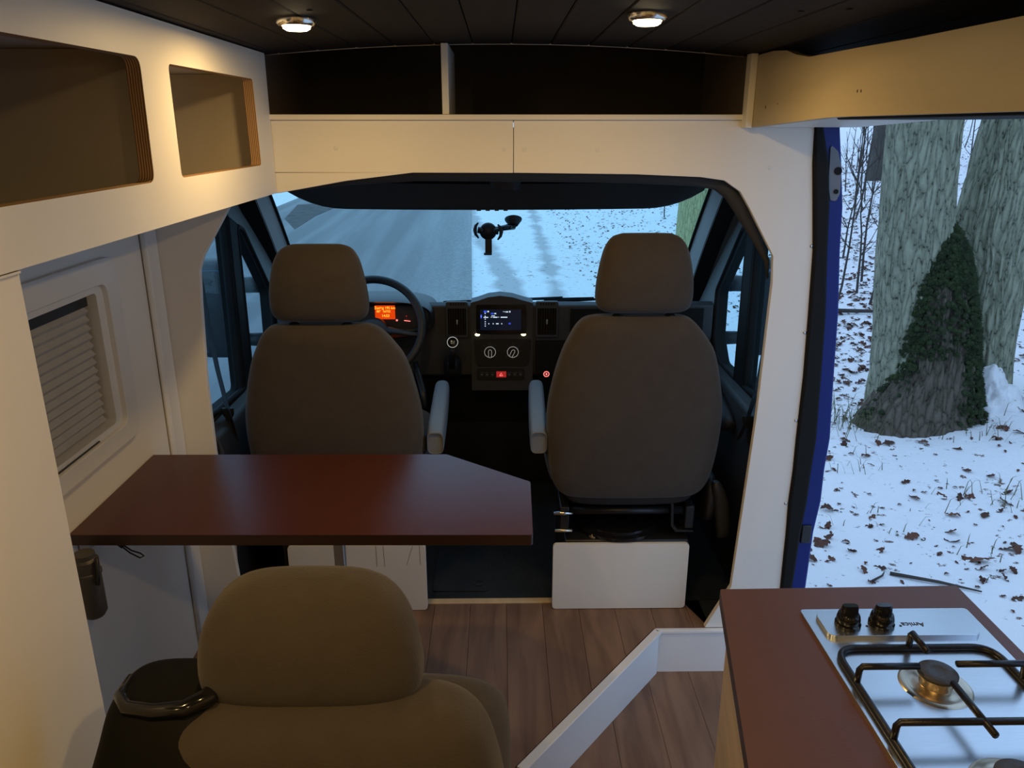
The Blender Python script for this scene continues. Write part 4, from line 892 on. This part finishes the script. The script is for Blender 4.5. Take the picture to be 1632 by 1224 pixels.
me = bpy.data.meshes.new('snow_ground'); me.from_pydata(verts, [], faces)
gr_ = obj('snow_ground', me, 'snow', smooth=True, kind='structure')
rd = B(); rr = []
for j in range(41):
    y = -14 + 106*j/40; xr = -.03-.0355*y; rr.append([rd.verts.new(p) for p in ((xr-5.7, y, -.715), (xr, y, -.712), (xr+.02, y, -.80), (xr-5.72, y, -.80))])
for a, b in zip(rr, rr[1:]):
    for j in range(4): rd.faces.new((a[j], a[(j+1) % 4], b[(j+1) % 4], b[j]))
obj('road', rd, 'asphalt', kind='structure')
obj('gravel_bay', plate(B(), [(-5.5, 20.4), (-6.1, 24.2), (-4.75, 25.0), (-4.85, 21.0), (-4.7, 18.2)], [], XY(-.74), .032), 'gravel', kind='structure')

# ---- the double oak beside the sliding door
def stem_mesh(path, nseg=120, nh=230, amp=.018, seed=0.0, f=1.0):
    """path rows: (x, y, z, rx, ry); ridged bark geometry"""
    A = np.array(path, float); zz = np.linspace(A[0, 2], A[-1, 2], nh); col = [np.interp(zz, A[:, 2], A[:, k]) for k in range(5)]
    # smooth the profile
    for k in (0, 1, 3, 4):
        c = col[k]; ker = np.ones(13)/13; p = np.pad(c, 6, mode='edge'); col[k] = np.convolve(p, ker, 'valid')
    vs = []
    for i in range(nh):
        x, y, z, rx, ry = (col[0][i], col[1][i], zz[i], col[3][i], col[4][i])
        for j in range(nseg):
            a = 2*PI*j/nseg; ca, sa = math.cos(a), math.sin(a)
            w = noise.noise((ca*2+seed, sa*2, z*1.5))
            n1 = abs(noise.noise((ca*7.0*f+seed+w*.4, sa*7.0*f, z*2.6)))
            n2 = noise.noise((ca*16*f+seed, sa*16*f, z*9))
            low = noise.noise((ca*1.3+seed*2, sa*1.3, z*.8))
            d = 1 + amp*(-1.0 + 3.2*min(n1, .35)) / max(rx, .1) + .012*n2*.25/max(rx, .1) + .05*low
            vs.append((x+rx*d*ca, y+ry*d*sa, z))
    fs = [(i*nseg+j, i*nseg+(j+1) % nseg, (i+1)*nseg+(j+1) % nseg, (i+1)*nseg+j) for i in range(nh-1) for j in range(nseg)]
    m = bpy.data.meshes.new('stem'); m.from_pydata(vs, [], fs); return m
oak = thing('oak_tree', 'large grey-green oak with two stems from one mossy base outside the sliding door', 'tree', (3.35, 5.8, -.65))
obj('stem', stem_mesh([(3.21, 5.78, -.75, .32, .30), (3.17, 5.78, -.1, .29, .28), (3.08, 5.76, .5, .275, .265), (3.01, 5.75, 1.0, .250, .25), (2.965, 5.75, 1.55, .245, .25), (2.90, 5.75, 4.5, .23, .23)]), 'bark', oak, smooth=True)
obj('stem', stem_mesh([(3.90, 6.02, -.75, .26, .26), (3.885, 6.02, -.2, .20, .22), (3.83, 6.02, .3, .245, .25), (3.76, 6.0, .75, .285, .27), (3.86, 6.0, 1.56, .30, .28), (4.25, 6.0, 4.5, .28, .28)], seed=5.0), 'bark', oak, smooth=True)
FL = [(3.25, 5.66, -.82, .62, .46), (3.26, 5.66, -.66, .48, .36), (3.26, 5.65, -.45, .385, .29), (3.295, 5.64, -.24, .290, .25), (3.25, 5.64, .11, .262, .235), (3.205, 5.65, .47, .215, .19), (3.195, 5.66, .66, .165, .15), (3.195, 5.68, .80, .085, .09), (3.20, 5.71, .88, .03, .04)]
obj('root_flare', stem_mesh(FL, 130, 200, amp=.03, seed=9.0), 'bark_base', oak, smooth=True)
# moss: fine cushions and short shoots round the rim of the flare and in the fork
rng = random.Random(3); mv, mf = [], []
FA = np.array(FL)
def flare_pt(z, a, off):
    x, y, rx, ry = (float(np.interp(z, FA[:, 2], FA[:, k])) for k in (0, 1, 3, 4))
    return Vector((x+(rx+off)*math.cos(a), y+(ry+off)*math.sin(a), z)), Vector((math.cos(a)/max(rx, .03), math.sin(a)/max(ry, .03), .3)).normalized()
bm = B(); k = 0
while k < 2000:
    z = rng.uniform(-.66, .86); a = PI + rng.random()*PI          # camera-facing half and both flanks
    side_ = abs(math.cos(a)); t_ = (z+.66)/1.52
    keep = .22 + .9*side_**2 + (1.0 if z > .42 else 0) - (.8 if (z < -.1 and math.cos(a) < .1) else 0)
    keep += .7*noise.noise((math.cos(a)*3, z*3, 4.0))
    if rng.random() > keep: continue
    k += 1; off = .004 + .012*rng.random(); c, n0 = flare_pt(z, a, off); r_ = rng.uniform(.010, .026)
    res = bmesh.ops.create_icosphere(bm, subdivisions=1, radius=1.0)
    for v in res['verts']:
        q0 = v.co.normalized(); d = r_*(1+.5*noise.noise(q0*3+c*20)); v.co = q0*d + c
    for _ in range(9):
        dr = (n0 + Vector((rng.gauss(0, .6), rng.gauss(0, .6), rng.gauss(0, .6)))).normalized(); p = c + dr*r_*.8
        u_ = dr.orthogonal().normalized(); l = rng.uniform(.010, .026); i = len(mv)
        mv.extend([tuple(p-u_*.003), tuple(p+u_*.003), tuple(p+dr*l+Vector((0, 0, -l*.4)))]); mf.append((i, i+1, i+2))
mm = bpy.data.meshes.new('shoots'); mm.from_pydata(mv, [], mf); bm.from_mesh(mm)
mo = obj('moss', bm, 'moss', oak, smooth=True, kind='stuff', label='dark green moss over the fork of the oak')
# snow cushion against the right stem
bm = B(); res = bmesh.ops.create_icosphere(bm, subdivisions=5, radius=1.0)
for v in res['verts']:
    n0 = v.co.normalized(); d = 1+.28*noise.noise(n0*2.2)+.16*noise.noise(n0*6)+.05*noise.noise(n0*15); v.co = Vector((3.80+n0.x*.28*d*(1.1-.45*max(0, n0.z)), 5.76+n0.y*.24*d, -.66+n0.z*.36*d))
obj('snow_drift', bm, 'snow', oak, smooth=True, label='snow drift lying against the right stem')

# ---- other trees
def far_tree(x, y, r, label, mat='bark_far', lean=0.0, h=6.0, group=None, seed=0.0, nseg=40, nh=60):
    z0 = gz(x, y)-.1
    z0 -= .2; t = thing('forest_tree', label, 'tree', (x, y, z0), group)
    obj('trunk', stem_mesh([(x, y, z0, r*1.5, r*1.5), (x+.02*lean, y, z0+.35, r*1.08, r*1.08), (x+lean*.5, y, z0+h*.5, r*.92, r*.92), (x+lean, y, z0+h, r*.78, r*.78)], nseg, nh, amp=.012, seed=seed), mat, t, smooth=True)
    rg = random.Random(int(x*100+y*7))
    for k in range(3):
        zz = z0 + h*rg.uniform(.55, .95); a = rg.random()*2*PI; L_ = rg.uniform(.6, 1.5)
        p0 = Vector((x+lean*(zz-z0)/h, y, zz)); p1 = p0 + Vector((math.cos(a)*L_*.5, math.sin(a)*L_*.5, L_*.25)); p2 = p0 + Vector((math.cos(a)*L_, math.sin(a)*L_, L_*.7))
        obj('branch', tube(B(), [p0, p1, p2], [r*.3, r*.2, r*.06], 7), mat, t, smooth=True)
far_tree(3.40, 13.6, .36, 'yellow-green tree trunk seen through the right end of the windscreen', 'bark_yellow', .05, 6.0, seed=2.0, nseg=90, nh=140)
far_tree(9.35, 20.0, .22, 'dark trunk in the forest just left of the oak', 'bark_far', .1, 7, seed=4.0)
far_tree(10.6, 21.5, .17, 'slim dark trunk beside the dark forest trunk', 'bark_far', -.2, 7, seed=6.0)
rg = random.Random(21)
for (x, y) in ((13.5, 18.5), (16.5, 24.0), (15.0, 32.0), (20.0, 30.0), (11.0, 36.0), (8.0, 33.0), (19.5, 44.0), (25.0, 38.0), (6.5, 45.0), (-9.5, 24.0), (-11.0, 34.0), (-10.0, 15.0)):
    far_tree(x, y, rg.uniform(.14, .24), 'bare trunk standing far back in the snowy forest', 'bark_far', rg.uniform(-.4, .4), 8, 'far forest trunks', seed=x)
def shade_spruce_mesh(seed):
    rg = random.Random(seed); bm = B(); h = 13.0
    for k in range(22):
        z = 1.2 + (h-1.4)*k/22; R_ = 1.75*(1-k/22)**.9 + .12; n = 26; c = bm.verts.new((0, 0, z+.75)); ring = []
        for j in range(n):
            a = 2*PI*j/n + k*.4; q_ = R_*(1 if j % 2 else .55)*rg.uniform(.85, 1.15); ring.append(bm.verts.new((q_*math.cos(a), q_*math.sin(a), z-.25*q_*.5+rg.uniform(-.1, .1))))
        for j in range(n): bm.faces.new((c, ring[j], ring[(j+1) % n]))
    me = bpy.data.meshes.new('crown'); bm.to_mesh(me); bm.free(); me.materials.append(MATS['shade_spruce']); return me
M('shade_spruce', (0.022, 0.038, 0.020), 0.9, var=0.4, vscale=3)
SPM = [shade_spruce_mesh(k) for k in range(2)]
tm = bpy.data.meshes.new('trunk'); tbm = tube(B(), [(0, 0, -.2), (0, 0, 6), (0, 0, 13)], [.2, .14, .03], 10); tbm.to_mesh(tm); tbm.free(); tm.materials.append(MATS['bark_far'])
rg = random.Random(31)
for (x, y) in ((9.5, 3.0), (11.5, 6.6), (14.5, 3.2), (15.5, 8.4), (19.0, 12.0), (19.0, 5.5), (13.5, -1.5), (18.5, -3.5)):  # unseen spruces added to cut the low daylight through the side door
    t = thing('shade_spruce', 'dark spruce out of view, added to shade the sliding door side', 'tree', (x, y, gz(x, y)), 'unseen spruces added to shade the door side')
    inst('trunk', tm, t, (x, y, gz(x, y))); inst('crown', SPM[int(x*2) % 2], t, (x, y, gz(x, y)))
# saplings: thin bare stems
def sapling_mesh(seed):
    rg = random.Random(seed); bm = B(); h = rg.uniform(1.2, 2.6); p = Vector((0, 0, -.05)); pts = [p.copy()]; d = Vector((rg.uniform(-.15, .15), rg.uniform(-.15, .15), 1))
    for k in range(6): p = p + d*h/6; d = (d + Vector((rg.uniform(-.12, .12), rg.uniform(-.12, .12), 0))); pts.append(p.copy())
    tube(bm, pts, [.016*(1-k/8) for k in range(7)], 6)
    for k in range(7):
        b0 = pts[rg.randint(2, 5)]; a = rg.random()*2*PI; l = rg.uniform(.25, .7)
        e = b0 + Vector((math.cos(a)*l*.6, math.sin(a)*l*.6, l*.8)); tube(bm, [b0, (b0+e)/2 + Vector((0, 0, -.03)), e], [.007, .005, .002], 5)
    me = bpy.data.meshes.new('sapling'); bmesh.ops.recalc_face_normals(bm, faces=bm.faces[:]); bm.to_mesh(me); bm.free(); me.materials.append(MATS['twig']); return me
SM = [sapling_mesh(k) for k in range(4)]
rg = random.Random(5)
for k in range(60):
    if k < 46: y = rg.uniform(8.5, 26); x = y*rg.uniform(.43, .54)
    else: y = rg.uniform(9, 26); x = y*rg.uniform(.20, .74)
    o = bpy.data.objects.new('sapling', SM[k % 4]); C.objects.link(o); o.location = (x, y, gz(x, y)); o.rotation_euler = (0, 0, rg.random()*6.28)
    setp(o, label='thin bare sapling standing in the snowy forest beyond the sliding door', category='sapling', group='saplings in the snowy forest')
# ---- fallen oak leaves, twigs and grass
def leaf_mesh(seed):
    rg = random.Random(seed); n = 9; L_ = []; Rr = []
    for i in range(n):
        t = i/(n-1); w = .34*math.sin(PI*min(1, t*.95+.05))**.8*(1 if i % 2 else .62)
        zc = .16*math.sin(t*PI*1.1+seed)+.05*rg.uniform(-1, 1)
        L_.append((t-.5, w, zc+.16*rg.random())); Rr.append((t-.5, -w, zc+.16*rg.random()))
    M_ = [(l[0], 0, (l[2]+r[2])/2-.07) for l, r in zip(L_, Rr)]
    vs = L_+M_+Rr; fs = []
    for i in range(n-1): fs += [(i, i+1, n+i+1, n+i), (n+i, n+i+1, 2*n+i+1, 2*n+i)]
    me = bpy.data.meshes.new('leaf'); me.from_pydata(vs, [], fs); me.materials.append(MATS['leaf']); return me
LM = [leaf_mesh(k) for k in range(6)]
rg = random.Random(11); cnt = 0; centres = [(rg.uniform(1.5, 5), rg.uniform(2.4, 9)) for _ in range(34)]
while cnt < 260:
    if rg.random() < .6:
        c = rg.choice(centres); x, y = c[0]+rg.gauss(0, .16), c[1]+rg.gauss(0, .16)
    else: y = rg.uniform(2.6, 10); x = y*rg.uniform(.40, .85)
    if x < 1.3 or x/max(y, .1) < .36 or x/y > .95: continue
    o = bpy.data.objects.new('fallen_leaf', rg.choice(LM)); C.objects.link(o); s = rg.uniform(.055, .105)
    o.location = (x, y, gzn(x, y)+.006); o.scale = (s, s, s*.9); o.rotation_euler = (rg.uniform(-.35, .35), rg.uniform(-.35, .35), rg.random()*6.28)
    setp(o, label='curled brown oak leaf lying on the snow', category='leaf', group='fallen oak leaves on the snow'); cnt += 1
# the remaining litter, further off and smaller
vs, fs = [], []
base = [[tuple(v.co) for v in m_.vertices] for m_ in LM]; bf = [[tuple(p.vertices) for p in m_.polygons] for m_ in LM]
for k in range(8200):
    if k < 520: y = rg.uniform(2.6, 9); x = y*rg.uniform(.38, .9); s = rg.uniform(.015, .045)
    elif k < 4300: y = rg.uniform(6, 30); x = y*rg.uniform(.36, .85); s = rg.uniform(.04, .10)
    elif k < 7000: y = rg.uniform(9, 34); x = rg.uniform(1.3, 1.5+y*.28); s = rg.uniform(.03, .09)
    else: y = rg.uniform(6.5, 24); x = y*rg.uniform(.42, .55); s = rg.uniform(.04, .11)
    if x < 1.25: continue
    q_ = rg.randrange(6); a = rg.random()*6.28; ca, sa = math.cos(a), math.sin(a); i0 = len(vs); z = gzn(x, y)+.004
    for (u, v, w) in base[q_]: vs.append((x+s*(u*ca-v*sa), y+s*(u*sa+v*ca), z+s*w*.9))
    for f_ in bf[q_]: fs.append(tuple(i0+i for i in f_))
me = bpy.data.meshes.new('leaf_litter'); me.from_pydata(vs, [], fs)
obj('leaf_litter', me, 'leaf', kind='stuff', label='small brown leaf litter strewn over the snowy bank', cat='leaf litter')
for (pa, pb, r, lab) in (((2.05, 3.60), (2.42, 3.40), .010, 'longest dark twig lying on the snow near the door'), ((1.92, 3.52), (2.03, 3.62), .006, 'short dark twig lying left of the longest twig'),
                         ((3.05, 4.05), (3.55, 4.20), .014, 'brown stick lying on the snow at the right edge'), ((3.0, 9.2), (4.6, 8.3), .03, 'fallen branch lying on the snow left of the oak')):
    P_ = [Vector((*pa, gzn(*pa)+r)), Vector(((pa[0]+pb[0])/2+.02, (pa[1]+pb[1])/2, gzn((pa[0]+pb[0])/2, (pa[1]+pb[1])/2)+r*1.6)), Vector((*pb, gzn(*pb)+r))]
    t = obj('twig', tube(B(), P_, [r, r*.85, r*.4], 8), 'twig', None, smooth=True, label=lab, cat='twig', group='twigs on the snow'); settle(t, tuple(P_[0]))
vs, fs = [], []
tufts = [(2.62, 5.75, 60, .22), (2.75, 5.55, 50, .2), (4.3, 5.6, 60, .25), (4.15, 5.35, 30, .15), (3.0, 4.3, 24, .12), (3.9, 4.6, 30, .12), (2.5, 4.9, 18, .1), (1.95, 4.5, 18, .09), (5.0, 6.6, 50, .25), (3.5, 5.2, 26, .12), (2.7, 3.6, 14, .08), (2.3, 4.2, 14, .08), (3.3, 3.9, 14, .09)]
for x, y, k, hh in tufts:
    for _ in range(k):
        px, py = x+rg.gauss(0, .13), y+rg.gauss(0, .10); z = gzn(px, py)-.01; a = rg.random()*6.28; l = hh*rg.uniform(.5, 1.2); w = .003; i = len(vs); dx, dy = math.cos(a), math.sin(a)
        vs += [(px-dy*w, py+dx*w, z), (px+dy*w, py-dx*w, z), (px+dx*l*.35+dy*w*.6, py+dy*l*.35-dx*w*.6, z+l*.8), (px+dx*l*.35-dy*w*.6, py+dy*l*.35+dx*w*.6, z+l*.8), (px+dx*l*.8, py+dy*l*.8, z+l*.85)]
        fs += [(i, i+1, i+2, i+3), (i+3, i+2, i+4)]
me = bpy.data.meshes.new('grass_tufts'); me.from_pydata(vs, [], fs)
obj('grass_tufts', me, 'grass', kind='stuff', label='thin dry grass blades poking out of the snow', cat='grass')
